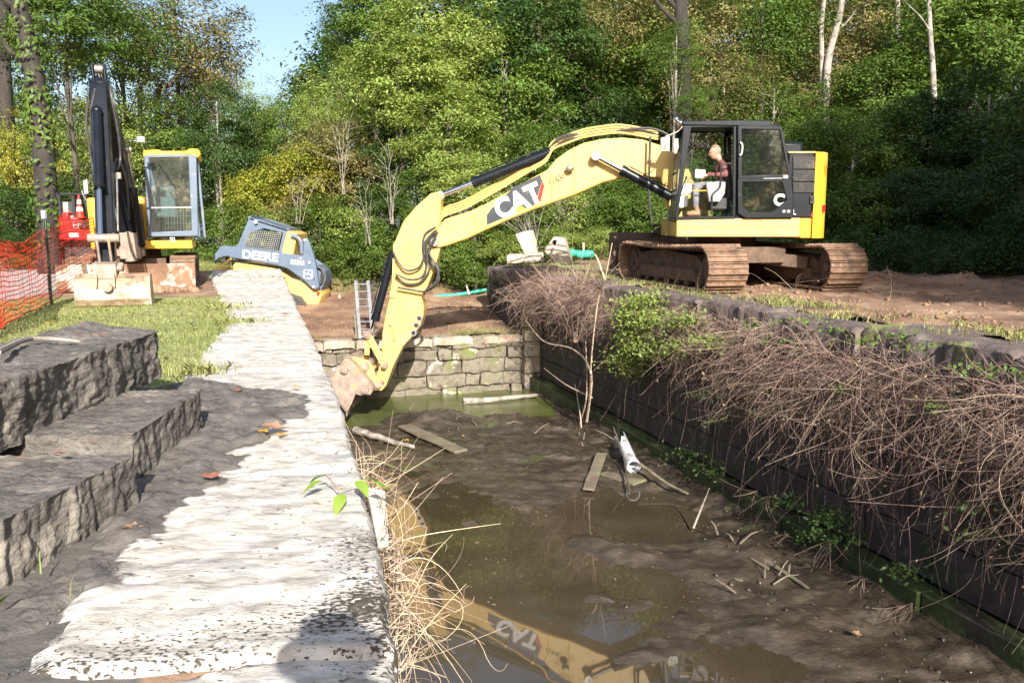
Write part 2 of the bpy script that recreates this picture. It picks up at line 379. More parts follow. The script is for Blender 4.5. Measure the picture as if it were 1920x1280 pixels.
# ---- muddy lock floor and water
floor_bumps = [(900, 1010, .9, -.11), (1000, 1080, 1.1, -.12), (850, 1150, .9, -.12), (930, 1210, .8, -.13), (830, 1220, .7, -.13), (1030, 1230, .55, -.07), (780, 1100, .6, -.1), (800, 980, .6, -.08), (1130, 970, 1.0, -.10), (1240, 980, .7, -.07), (880, 930, .8, -.03),
               (700, 780, .7, -.10), (1000, 765, 1.5, -.10), (880, 752, 1.4, -.10), (760, 762, .8, -.12), (1330, 1060, .8, .05), (1500, 1200, 1.0, .05),
               (1060, 830, 1.2, .07), (1250, 1230, .5, .02), (1160, 860, .8, .09), (1090, 1015, .40, .13), (1010, 905, .7, .06), (880, 985, .28, .12), (1180, 1040, .5, .10), (1130, 1120, .35, .09), (760, 783, .45, .16), (950, 778, .5, .13), (1080, 775, .5, .08), (1300, 1250, .5, -.05), (1450, 1240, .4, -.05), (1230, 1090, .5, -.05), (1000, 960, .5, .07), (900, 1060, .35, .07), (930, 800, .5, .10), (1010, 800, .6, .08), (835, 790, .55, .25), (790, 800, .4, .15), (1200, 890, .5, .10), (1380, 1010, .5, .10),
               (1420, 1060, .4, .07), (1560, 1130, .5, .08), (1100, 1230, .5, .035), (1350, 1180, .8, .035), (950, 860, .9, .03), (1300, 1150, .4, -.02), (1420, 1230, .5, -.03)]
fb = [(GZ(a, b, ZW), r, h) for a, b, r, h in floor_bumps]
def floor_h(x, y):
    u, v = UV(x, y); m = .012
    for p, r, h in fb:
        d = ((p.x-x)**2+(p.y-y)**2)/(r*r)
        if d < 9: m += h*math.exp(-d)
    m -= .018*sstep(9, 6, v); rough = .60 + .40*sstep(12.2, 14, v)*(1-sstep(15.4, 16.2, v)) + .5*sstep(4.9, 5.8, u)
    m += .034*fbm(x*2.3+5, y*3.2, 6, 5) + .012*rough*fbm(x*14, y*14, 3, 3) + .03*fbm(x*.9+3, y*1.5, 2, 3) + .028*rough*fbm(x*3.1, y*3.1, 4, 5) + .03*rough*max(0, fbm(x*7, y*7, 8, 3))
    m += .10*sstep(5.4, 6.1, u) - .08*sstep(17.6, 18.0, v)
    return ZW + m
fu = np.arange(.15, 6.55, .045); fv = list(np.arange(2.5, 13, .05)) + list(np.arange(13, 18.6, .06)); fv = [-2, -1, 0, 1, 2] + fv
V = []; 
for u in fu:
    for v in fv:
        p = L(u, v); V.append((p.x, p.y, floor_h(p.x, p.y)))
n2 = len(fv); F_ = [(i*n2+j, (i+1)*n2+j, (i+1)*n2+j+1, i*n2+j+1) for i in range(len(fu)-1) for j in range(n2-1)]
M['wetmud'] = mat('wet_mud', [(.32, (.030, .023, .017)), (.5, (.056, .043, .031)), (.70, (.11, .088, .066))], 2.6, .17, .012, 18,
    over=[((.15, .125, .10), 2.4, .60, .74, None, .5), ((.07, .10, .02), 1.3, .64, .72), ((.035, .027, .02), 5, .58, .72, None, .25)], stretch=(1, 1.6, 1), bd=10, spec=.5)
tag(npmesh('lock_bed', V, F_, None, M['wetmud'], smooth=True), kind='structure')
m = mat('murky_water', [(.42, (.042, .035, .02)), (.55, (.055, .046, .028))], .5, .025, .0015, 1.3, spec=.6, bd=2)
m2 = m
wu = np.arange(0.15, 6.55, .4); wv = np.arange(-2, 18.6, .4); V = []; ga = []
for u in wu:
    for v in wv:
        p = L(u, v); V.append((p.x, p.y, ZW)); ga.append(sstep(14.2, 16.5, v))
n2 = len(wv); F_ = [(i*n2+j, (i+1)*n2+j, (i+1)*n2+j+1, i*n2+j+1) for i in range(len(wu)-1) for j in range(n2-1)]
M['water'] = mat('murky_water', [(.42, (.050, .038, .023)), (.58, (.072, .056, .036))], .5, .02, .0012, 1.2, spec=.6, bd=2,
    over=[(((.065, .07, .025), (.105, .125, .032)), 'green', .45, .7, 2.0, .25)])
tag(npmesh('water', V, F_, None, M['water'], {'green': ga}), kind='structure')
# ------------------------------------------------------------------ masonry
def slab_top(v0, v1, fuL, fuR, z0, thick, step, amp, name, matl, parent, seed, slope=0.0, rnd=.05, skew=0.0, wob=1.0):
    if not isinstance(rnd, tuple): rnd = (rnd*1.6, rnd, rnd*.6)
    nu_ = max(6, int((fuR((v0+v1)/2)-fuL((v0+v1)/2))/step)); nv_ = max(6, int((v1-v0)/step)); V = []; moss = []; mud = []; org = wloc(parent)
    for i in range(nu_+1):
        for j in range(nv_+1):
            s, t = i/nu_, j/nv_; v = lerp(v0, v1, t); a, b = fuL(v), fuR(v); u = lerp(a, b, s)
            v += skew*(s-.5) + .03*fbm(u*2, seed*3.1, 0)*(1 if 0 < t < 1 else 1)
            u += wob*(.022*fbm(v*2.2, seed*1.7, 1)+.012*fbm(v*9, seed, 3))*(1 if s > .5 else 1.8)
            de = min(s*(b-a), (1-s)*(b-a)); dv = min(t, 1-t)*(v1-v0)
            wx_, wy_ = p_xy(u, v); z = z0 + slope*(t-.5) + amp*fbm(u*1.6, v*2.6, seed, 5) + amp*.42*fbm(wx_*2.5, wy_*11, seed, 5) + amp*.5*fbm(wx_*14, wy_*22, seed, 3)
            for d, r in ((s*(b-a), rnd[0]), ((1-s)*(b-a), rnd[1]), (dv, rnd[2])):
                if d < r: z -= r*.8*(1-math.sqrt(max(0, 1-(1-d/r)**2)))
            if i in (0, nu_): z -= .01
            p = L(u, v, z) - org; V.append(p)
            moss.append(.17*math.exp(-(((1-s)*(b-a))/.20)**2) + .16*math.exp(-(s*(b-a)/.12)**2) + .40*math.exp(-((v-2.38-.1*u)/.15)**2) + .14*math.exp(-(dv/.06)**2) + .30*fbm(u*1.3, v*1.3, 5, 4) + .03)
            mud.append(1.0*sstep(.14, -.12, u-mudR(v)+.13*fbm(u*4, v*4, 7, 6)) if 1.8 < v < 6.9 and name == 'coping_stone' and z0 > -.3 and b < 3 else 0)
    n2 = nv_+1; F = [(i*n2+j, (i+1)*n2+j, (i+1)*n2+j+1, i*n2+j+1) for i in range(nu_) for j in range(nv_)]
    rim = [i*n2 for i in range(nu_+1)] + [nu_*n2+j for j in range(1, n2)] + [i*n2+nv_ for i in range(nu_-1, -1, -1)] + [j for j in range(n2-2, 0, -1)]
    base = len(V)
    for k in rim: V.append(V[k] - Vector((0, 0, thick))); moss.append(.3); mud.append(0)
    m_ = len(rim)
    for k in range(m_): F.append((rim[(k+1) % m_], rim[k], base+k, base+(k+1) % m_))
    o = npmesh(name, [tuple(p) for p in V], F, parent, matl, {'moss': moss, 'mud': mud}, smooth=True)
    try: o.data.set_sharp_from_angle(angle=rad(50))
    except Exception: pass
    return o
def courses(mb, P0, ux, un, length, z0, z1, rows, smin, smax, seed, depth=.12, jit=.02, skipp=0.0):
    """stone courses on a vertical face: P0 base point, ux along, un outward normal"""
    r = random.Random(seed); z = z0; ux = Vector(ux).normalized(); un = Vector(un).normalized()
    R = Matrix((ux, un, Vector((0, 0, 1)))).transposed()
    hs = [r.uniform(.75, 1.25) for _ in range(rows)]; sc = (z1-z0)/sum(hs)
    for h in hs:
        h *= sc; x = -r.uniform(0, smax*.5)
        while x < length:
            wd = r.uniform(smin, smax); a, b = max(0, x), min(length, x+wd)
            if b-a > .05 and r.random() > skipp:
                d = depth + r.uniform(-jit, jit)
                c = Vector(P0) + ux*((a+b)/2) + un*(d/2-depth*.5) + Vector((0, 0, z+h/2-z0))
                e = Matrix.Rotation(r.uniform(-.012, .012), 3, 'Y') @ Matrix.Rotation(r.uniform(-.02, .02), 3, 'Z')
                mb.box(c, (b-a-.018, d, h-.018), R @ e)
            x += wd
        z += h
def stonify(mb, name, matl, parent, amp=.012, cut=.14, seed=0, bev=.012):
    me = bpy.data.meshes.new(name); org = wloc(parent); me.from_pydata([p-org for p in mb.v], [], mb.f)
    bm = bmesh.new(); bm.from_mesh(me)
    bmesh.ops.bevel(bm, geom=bm.edges[:], offset=bev, segments=1, affect='EDGES')
    for it in range(3):
        es = [e for e in bm.edges if e.calc_length() > cut]
        if not es: break
        bmesh.ops.subdivide_edges(bm, edges=es, cuts=1 if it else 2, use_grid_fill=True)
    for v in bm.verts:
        p = v.co+org; q = p*4; v.co += Vector((noise.noise(q+Vector((seed, 0, 0))), noise.noise(q+Vector((0, 9, seed))), noise.noise(q+Vector((5, seed, 3)))))*amp*1.5 + Vector((fbm(q.x*3, q.y*3, q.z*3, 2),)*3)*amp*.4
    bmesh.ops.triangulate(bm, faces=[f for f in bm.faces if len(f.verts) > 4])
    bm.to_mesh(me); bm.free(); me.shade_smooth()
    try: me.set_sharp_from_angle(angle=rad(32))
    except Exception: pass
    return link(name, me, parent, matl)
DU, DV = (L(1, 0)-L(0, 0)), (L(0, 1)-L(0, 0))
# left wall we stand on
lw = thing('lock_wall', L(0, 8, -1.4), 'low pale weathered stone lock wall running away under the camera, smeared with mud', 'stone wall')
cuts = [-.4, .9, 2.22, 3.95, 5.5, 6.95, 8.3, 9.6, 11.2, 12.9, 14.6, 16.6, 18.6, 20.4, 22.2]
for i, (a, b) in enumerate(zip(cuts, cuts[1:])):
    near = b < 6
    slab_top(a+.006, b-.006, uL, uR, [-.05, -.03, 0, .0, -.01, 0, .01, 0, -.01, .01, 0, .02, .05, .07, .07][i], .42, .022 if near else .04, .011, 'coping_stone', M['stone'], lw, i*7.3,
             rnd=(.22, .03, .035) if i == 2 else ((.06, .022, .025) if i < 8 else (.05, .03, .03)), skew=[.1, .1, -.14, .1, -.12, .1, -.1, .06, .1, -.1, .05, .1, 0, .05, 0][i])
mb = MB(); courses(mb, L(.185, -.5, -3.1), DV, DU, 3.3, -3.1, -.42, 7, .6, 1.3, 5, .2, .02); courses(mb, L(.34, 2.8, -3.1), DV, DU, 19.3, -3.1, -.42, 7, .6, 1.3, 6, .2, .02)
stonify(mb, 'wall_face', M['wallstone'], lw, .01, .5, 2)
mb = MB(); mb.box(L(-.34, 10.9, -1.85), (1.0, 22.3, 2.6), Matrix.Rotation(TH, 3, 'Z')); mb.build('wall_core', M['wallstone'], lw)
# right wall
rw = thing('lock_wall', L(6.8, 9, -1.4), 'tall dark stained stone lock wall opposite, hung with dry vines below the yellow excavator', 'stone wall')
mb = MB(); courses(mb, L(6.36, -1.5, -2.35), DV, -DU, 19.7, -2.35, -.22, 4, .9, 1.9, 8, .2, .02)
stonify(mb, 'wall_face', M['wallstone'], rw, .012, .3, 4)
M['greenstone'] = mat('slimy_green_stone', [(.03, .045, .014), (.05, .07, .02)], 3, .6, .012, 12, over=[((.03, .022, .02), 2, .5, .65)])
mb = MB(); courses(mb, L(6.14, -1.5, -2.9), DV, -DU, 19.7, -2.9, -2.35, 1, 1.0, 2.0, 12, .26, .02)
stonify(mb, 'footing_course', M['greenstone'], rw, .01, .3, 6)
mb = MB(); mb.box(L(7.0, 9.9, -1.65), (1.15, 22.4, 2.7), Matrix.Rotation(TH, 3, 'Z')); mb.build('wall_core', M['wallstone'], rw)
M['coping'] = mat('dark_coping', [(.10, .075, .07), (.17, .13, .115)], 4, .8, .02, 8, over=[((.30, .27, .25), 2.2, .58, .7), ((.20, .26, .03), 1.1, .6, .68)])
rr = random.Random(4); v = -1.2
while v < 18.1:
    ln = rr.uniform(1.0, 2.0); b = min(v+ln, 18.25)
    o_ = rr.uniform(-.05, .03); dz = rr.uniform(-.05, .02)
    slab_top(v+.01, b-.01, lambda q: 6.24+o_, lambda q: 7.1, ZR-.02+dz, .26, .05, .016, 'coping_stone', M['coping'], rw, v*3.7, rnd=(.04, .05, .03), wob=.8)
    v = b
# gate pier at the far end
gp = thing('gate_pier', L(6.4, 19.8, -1.4), 'square stacked stone pier at the far end of the right lock wall', 'stone pier')
M['pierstone'] = mat('grey_pier_stone', [(.20, .16, .125), (.36, .30, .24)], 4, .9, .02, 10, over=[((.12, .09, .08), 3, .52, .66), ((.18, .22, .06), 2, .6, .7)])
mb = MB(); courses(mb, L(5.87, 18.32, -3.0), DU, -DV, 1.4, -3.0, .05, 8, .5, 1.0, 21, .2, .03); stonify(mb, 'front_face', M['pierstone'], gp, .015, .3, 3)
mb = MB(); courses(mb, L(5.95, 18.45, -3.0), DV, -DU, 2.9, -3.0, .05, 8, .5, 1.2, 22, .2, .03); stonify(mb, 'shaded_side_face', M['wallstone'], gp, .015, .3, 5)  # darker stone than the front, standing in for the unlit side
mb = MB(); mb.box(L(6.62, 19.85, -1.5), (1.3, 2.9, 3.0), Matrix.Rotation(TH, 3, 'Z')); mb.build('core', M['wallstone'], gp)
for a, b, i in ((18.2, 19.3, 1), (19.32, 20.3, 2), (20.32, 21.4, 3)):
    slab_top(a, b, lambda q: 5.82, lambda q: 7.2, ZR+.01, .16, .06, .03, 'coping_stone', M['coping'], gp, i*11, rnd=.06)
# low cross wall
cw = thing('cross_wall', L(3.1, 18.4, -2.2), 'low pale mossy stone cross wall at the far end of the lock', 'stone wall')
mb = MB(); courses(mb, L(.35, 18.42, -3.0), DU, -DV, 5.5, -3.0, -1.36, 6, .28, .95, 31, .25, .09, .03)
stonify(mb, 'wall_face', M['endstone'], cw, .035, .16, 7)
mb = MB(); mb.box(L(3.1, 18.72, -2.25), (5.6, .5, 1.6), Matrix.Rotation(TH, 3, 'Z')); mb.build('wall_core', M['pierstone'], cw)
M['topstone'] = mat('pale_top_stone', [(.24, .20, .15), (.42, .36, .29)], 3, .9, .02, 9, over=[((.3, .2, .13), 2, .5, .65)])
rr = random.Random(9); u = .4
while u < 5.8:
    b = min(5.85, u+rr.uniform(.6, 1.2)); uu0, uu1 = u+.01, b-.01
    slab_top(18.24, 18.75, lambda q: uu0, lambda q: uu1, -1.34+rr.uniform(-.03, .03), .16, .05, .02, 'coping_stone', M['topstone'], cw, u*5, rnd=.03); u = b
# ------------------------------------------------------------------ rough quarried blocks
def hexa(name, bot, top, matl, n=40, amp=.03, sm=3, seed=0, parent=None, fine=.5):
    C = [Vector(p) for p in bot]+[Vector(p) for p in top]; cen = sum(C, Vector())/8; org = Vector((cen.x, cen.y, min(p.z for p in C)))
    bm = bmesh.new()
    for q in ((0, 3, 2, 1), (4, 5, 6, 7), (0, 1, 5, 4), (1, 2, 6, 5), (2, 3, 7, 6), (3, 0, 4, 7)):
        A, B, C_, D = [C[k] for k in q]; g_ = []
        for i in range(n+1):
            row = []
            for j in range(n+1):
                s, t = i/n, j/n; row.append(bm.verts.new(A*(1-s)*(1-t)+B*s*(1-t)+C_*s*t+D*(1-s)*t))
            g_.append(row)
        for i in range(n):
            for j in range(n): bm.faces.new((g_[i][j], g_[i+1][j], g_[i+1][j+1], g_[i][j+1]))
    bmesh.ops.remove_doubles(bm, verts=bm.verts, dist=.0008)
    for _ in range(sm): bmesh.ops.smooth_vert(bm, verts=bm.verts, factor=.5, use_axis_x=True, use_axis_y=True, use_axis_z=True)
    bmesh.ops.recalc_face_normals(bm, faces=bm.faces); bm.normal_update()
    mv = []
    for v_ in bm.verts:
        p = v_.co; d = fbm(p.x*2+seed, p.y*2, p.z*2, 5)*amp
        side = 1-abs(v_.normal.z)
        d += side*(amp*1.1*fbm((p.x+p.y)*9, seed, p.z*3.2, 4) - amp*.9*max(0, noise.noise(Vector((p.x*11, p.y*11, p.z*4+seed)))))
        d += amp*fine*.5*fbm(p.x*22, p.y*22, p.z*22+seed, 3); mv.append(v_.normal*d)
    for v_, d in zip(bm.verts, mv): v_.co += d - org
    me = bpy.data.meshes.new(name); bm.to_mesh(me); bm.free(); me.shade_smooth()
    o = link(name, me, parent, matl); o.location = org
    return o
def quad(c00, c10, c11, c01, z): return [L(a, b, z) for a, b in (c00, c10, c11, c01)]
zt_ = .50; fr_, br_ = GZ(306, 708, .2), GZ(150, 604, zt_); fl_ = GZ(-90, 893, .2); w3 = (br_-GZ(291, 619, zt_)); w3.z = 0
A_b = [fl_+w3, fl_, fr_, fr_+w3]; A_b = [Vector((p.x, p.y, .2)) for p in A_b]; A_t = [Vector((p.x, p.y, zt_)) for p in A_b]
o = hexa('stone_block', A_b, A_t, M['darkstone'], 100, .021, 2, 1, fine=1.1)
tag(o, 'largest, longest muddy stone block with a bare grey branch lying on top', 'stone block')
B_ = [(-1.15, 4.10), (-.57, 3.98), (-.34, 4.95), (-.95, 5.15)]
o = hexa('stone_block', quad(*B_, -.03), quad(*B_, .225), M['darkstone'], 80, .014, 2, 14, fine=1.1)
tag(o, 'middle muddy stone block with smooth top and a reddish spot on its side', 'stone block')
C_ = [(-1.9, 2.78), (-.82, 2.93), (-.52, 3.66), (-1.6, 3.95)]
o = hexa('stone_block', quad(*C_, -.04), quad(*C_, .215), M['darkstone'], 80, .017, 2, 33, fine=1.1)
tag(o, 'nearest muddy stone block with tan mud on its end', 'stone block')
D_ = [(-2.3, 3.0), (-1.25, 3.2), (-1.1, 4.3), (-2.1, 4.4)]
# ---- thick mud smeared over the wall and round the blocks
V = []; F_ = []; idx = {}; st = .02
def mud_t(u, v):
    e = mudR(v)
    t = sstep(.10, -.12, u-e+.13*fbm(u*4, v*4, 7, 6))*sstep(1.7, 2.2, v)*sstep(7.0, 6.3, v)*sstep(-1.5, -1.1, u)
    return t
gu = np.arange(-1.55, .42, st); gv = np.arange(1.7, 7.0, st)
H_ = np.zeros((len(gu), len(gv)))
for i, u in enumerate(gu):
    for j, v in enumerate(gv):
        t = mud_t(u, v); H_[i, j] = t
        z = -.035 + t*(.055 + .028*fbm(u*2.5, v*2.5, 3, 3) + .018*fbm(u*8, v*8, 1, 6) + .022*max(0, fbm(u*15, v*15, 2, 5)) + .013*fbm(u*34, v*34, 2, 4)) - .05*sstep(-.5, -.75, u)
        p = L(u, v, z); V.append((p.x, p.y, p.z))
n2 = len(gv)
F_ = [(i*n2+j, (i+1)*n2+j, (i+1)*n2+j+1, i*n2+j+1) for i in range(len(gu)-1) for j in range(n2-1) if H_[i, j] > .12]
M['mud'] = mat('dark_grey_mud', [(.085, .075, .066), (.165, .147, .130)], 5, .7, .010, 45, over=[((.2, .17, .15), 3, .6, .72)], bd=12)
tag(npmesh('mud', V, F_, None, M['mud'], smooth=True), kind='structure')
# ------------------------------------------------------------------ people
M['skin'] = mat('skin', [(.50, .25, .17), (.62, .33, .23)], 6, .5)
M['hair'] = mat('grey_brown_hair', [(.20, .14, .09), (.36, .27, .2)], 30, .7, .002, 90)
M['shirt'] = mat('maroon_plaid_shirt', [(.11, .03, .032), (.23, .09, .085)], 14, .85, .003, 30, over=[((.28, .13, .12), 60, .58, .64)])
M['vest'] = mat('dark_maroon_vest', [(.05, .02, .022), (.085, .03, .03)], 9, .85)
M['trouser'] = mat('pale_work_trousers', [(.14, .14, .15), (.24, .24, .24)], 7, .9, .004, 20)
M['boot'] = mat('tan_boot', [(.20, .12, .06), (.32, .2, .11)], 9, .8, .003, 40)
def skin_body(name, joints, edges, root, mats, parent, sub=2):
    """joints: key -> (pos, r); edges: (a, b, material index); one continuous surface"""
    hd = joints.pop('_head', None); keys = list(joints); ix = {k: i for i, k in enumerate(keys)}; org = wloc(parent)
    mbb = MB(); rr_ = lambda k: joints[k][1] if isinstance(joints[k][1], (int, float)) else sum(joints[k][1])/2
    for k in keys: mbb.ball(joints[k][0], rr_(k), 16, 12)
    for a_, b_, _ in edges:
        A, B = Vector(joints[a_][0]), Vector(joints[b_][0])
        if (A-B).length > 1e-4: mbb.tube([A, A.lerp(B, .33), A.lerp(B, .67), B], [rr_(a_), lerp(rr_(a_), rr_(b_), .33)*1.03, lerp(rr_(a_), rr_(b_), .67)*1.03, rr_(b_)], 16)
    m2 = bpy.data.meshes.new(name); m2.from_pydata([p-org for p in mbb.v], [], mbb.f)
    bm = bmesh.new(); bm.from_mesh(m2); bmesh.ops.recalc_face_normals(bm, faces=bm.faces); bm.to_mesh(m2); bm.free()
    if hd:
        c_, fw, up_, sd_ = hd; S, R_ = 44, 34; V = []; F = []
        for i in range(R_+1):
            t = PI*i/R_
            for j in range(S):
                a = 2*PI*j/S; x, y, z = sin(t)*cos(a), sin(t)*sin(a), cos(t); g = lambda b, d, q, r_: math.exp(-((y-b)/q)**2-((z-d)/r_)**2)*(x > 0)
                lo = max(0, -z); X = x*(.098 if x < 0 else .094)*(1-(.50*lo if x < 0 else .06*lo)); Y = y*.077*(1-.36*lo*lo); Zc_ = z*(.112 if z > 0 else .118)
                if x > 0: X += .024*g(0, -.22, .13, .17) + .008*g(0, -.60, .3, .08) + .010*g(0, -.88, .35, .12) + .006*g(0, .16, .6, .12) - .011*g(.42, .04, .2, .12) - .011*g(-.42, .04, .2, .12) + .004*g(.5, -.25, .25, .2) + .004*g(-.5, -.25, .25, .2)
                V.append(Vector(c_) + fw*X + sd_*Y + up_*Zc_ - org)
        for i in range(R_):
            for j in range(S): F.append((i*S+j, (i+1)*S+j, (i+1)*S+(j+1) % S, i*S+(j+1) % S))
        bm = bmesh.new(); bm.from_mesh(m2); vs = [bm.verts.new(p) for p in V]
        hf_ = [bm.faces.new([vs[k] for k in f]) for f in F]
        bmesh.ops.remove_doubles(bm, verts=vs, dist=1e-5); bmesh.ops.recalc_face_normals(bm, faces=[f for f in hf_ if f.is_valid]); bm.to_mesh(m2); bm.free()
        o = bpy.data.objects.new('t', m2); COL.objects.link(o); rm = o.modifiers.new('r', 'REMESH'); rm.mode = 'VOXEL'; rm.voxel_size = .0058; cs = o.modifiers.new('c', 'SMOOTH'); cs.factor = .5; cs.iterations = 5
        dg = bpy.context.evaluated_depsgraph_get(); dg.update(); m3 = bpy.data.meshes.new_from_object(o.evaluated_get(dg)); bpy.data.objects.remove(o); m2 = m3
    segs = [(Vector(joints[a][0])-org, Vector(joints[b][0])-org, mi) for a, b, mi in edges]
    m2.materials.clear()
    for m_ in mats: m2.materials.append(m_)
    for p in m2.polygons:
        c = p.center; best = 1e9
        for a, b, mi in segs:
            d = b-a; t = max(0, min(1, (c-a).dot(d)/max(d.length_squared, 1e-9))); q = (a+d*t-c).length + (.022 if mi == 0 and d.length < .055 else 0)
            if q < best: best = q; p.material_index = mi
        p.use_smooth = True
    b_ = bpy.data.objects.new(name, m2); COL.objects.link(b_); b_.parent = parent
    return b_
def hand(J, E, pre, wrist, d, palm_n, curl, r=.011, mi=0):
    """five unequal bent fingers grown out of the palm; d = pointing direction, palm_n = palm normal"""
    d = Vector(d).normalized(); pn = Vector(palm_n).normalized(); s = d.cross(pn).normalized()
    J[pre+'palm'] = (Vector(wrist)+d*.05, .026); E.append((pre+'wrist', pre+'palm', mi))
    for i, (off, ln) in enumerate(((-.028, .072), (-.010, .082), (.009, .076), (.026, .060))):
        b0 = Vector(wrist)+d*.085+s*off; b1 = b0+d*ln*.5*cos(curl*.5)+pn*ln*.5*sin(curl*.5); b2 = b1+d*ln*.5*cos(curl*1.5)+pn*ln*.5*sin(curl*1.5)
        for k, q, rr_ in (('a', b0, r), ('b', b1, r*.95), ('c', b2, r*.8)): J[pre+str(i)+k] = (q, rr_)
        E += [(pre+'palm', pre+str(i)+'a', mi), (pre+str(i)+'a', pre+str(i)+'b', mi), (pre+str(i)+'b', pre+str(i)+'c', mi)]
    t0 = Vector(wrist)+d*.03-s*.03; t1 = t0+d*.03-s*.022+pn*.02; t2 = t1+d*.03+pn*.018
    J[pre+'t0'] = (t0, r*1.1); J[pre+'t1'] = (t1, r*1.05); J[pre+'t2'] = (t2, r*.85)
    E += [(pre+'palm', pre+'t0', mi), (pre+'t0', pre+'t1', mi), (pre+'t1', pre+'t2', mi)]
def head_detail(parent, c, fwd, up, hairm, glasses=True, cap=None):
    """c = head centre; face features, ears, hair, spectacles"""
    fwd = Vector(fwd).normalized(); up = Vector(up).normalized(); sd = fwd.cross(up).normalized(); up = sd.cross(fwd).normalized()
    def P(a, b, z): return Vector(c)+fwd*a+sd*b+up*z
    if hairm:
        mb = MB(); n = 14
        for i in range(9):
            for j in range(n): pass
        # hair: shell over crown and back of the head
        seg, rg = 16, 10; vs = []; fs = []
        for i in range(rg+1):
            t = (PI*.62)*i/rg
            for j in range(seg):
                a = 2*PI*j/seg; rx = .101; x = rx*sin(t)*cos(a); y = .083*sin(t)*sin(a); z = .118*cos(t)
                if x > .035 and z < .075: x = .035 if z > .05 else min(x, .0)      # forehead and temples stay bare
                vs.append(P(x-.012, y, z+.008))
        for i in range(rg):
            for j in range(seg): fs.append((i*seg+j, (i+1)*seg+j, (i+1)*seg+(j+1) % seg, i*seg+(j+1) % seg))
        mb.add(vs, fs); mb.build('hair', hairm, parent, smooth=True)
    for s in (-1, 1):
        mb = MB(); mb.ball(P(-.005, s*.083, -.012), (.014, .012, .03), 8, 6); mb.build('ear', M['skin'], parent, smooth=True)
        mb = MB(); mb.ball(P(.078, s*.032, .006), .011, 8, 6); mb.build('eye', M['white'], parent, smooth=True)
    if glasses:
        mb = MB()
        for s in (-1, 1):
            mb.tube([P(.106, s*.033+.022*cos(a), .002+.017*sin(a)) for a in [2*PI*k/12 for k in range(13)]], .002, 5)
            mb.tube([P(.104, s*.056, .006), P(.05, s*.084, .006), P(-.005, s*.088, .0)], .002, 5)
        mb.tube([P(.108, -.012, .006), P(.108, .012, .006)], .002, 5)
        mb.build('spectacles', M['blackmat'], parent)
def head_joints(J, E, neck, c, fwd, up, mi=0):
    fwd = Vector(fwd).normalized(); up = Vector(up).normalized(); sd = fwd.cross(up).normalized(); c = Vector(c)
    J['skull'] = (c-up*.02-fwd*.01, .058); E += [(neck, 'skull', mi)]
    J['_head'] = (c, fwd, up, sd)
# ------------------------------------------------------------------ big yellow excavator
O = Vector((3.9, 15.5, ZR)); th = rad(4); f_ = Vector((-cos(th), sin(th), 0)); l_ = Vector((-sin(th), -cos(th), 0)); Z = Vector((0, 0, 1))
def Cc(a, b, c): return O + f_*a + l_*b + Z*c
def onb(px, py, b): return PP(px, py, O+l_*b, l_)
def c1(x, y, b): return onb(1100+x*.3125, 200+y*.3125, b)
def c2(x, y, b): return onb(580+x*.36726, 220+y*.36719, b)
def c5(x, y, b): return onb(500+x*.3125, 560+y*.3125, b)
def c4(x, y, b): return onb(1220+x*.17969, 210+y*.17969, b)
ex = thing('excavator', O, 'large yellow tracked excavator on the right bank, boom reaching down into the drained lock', 'excavator')
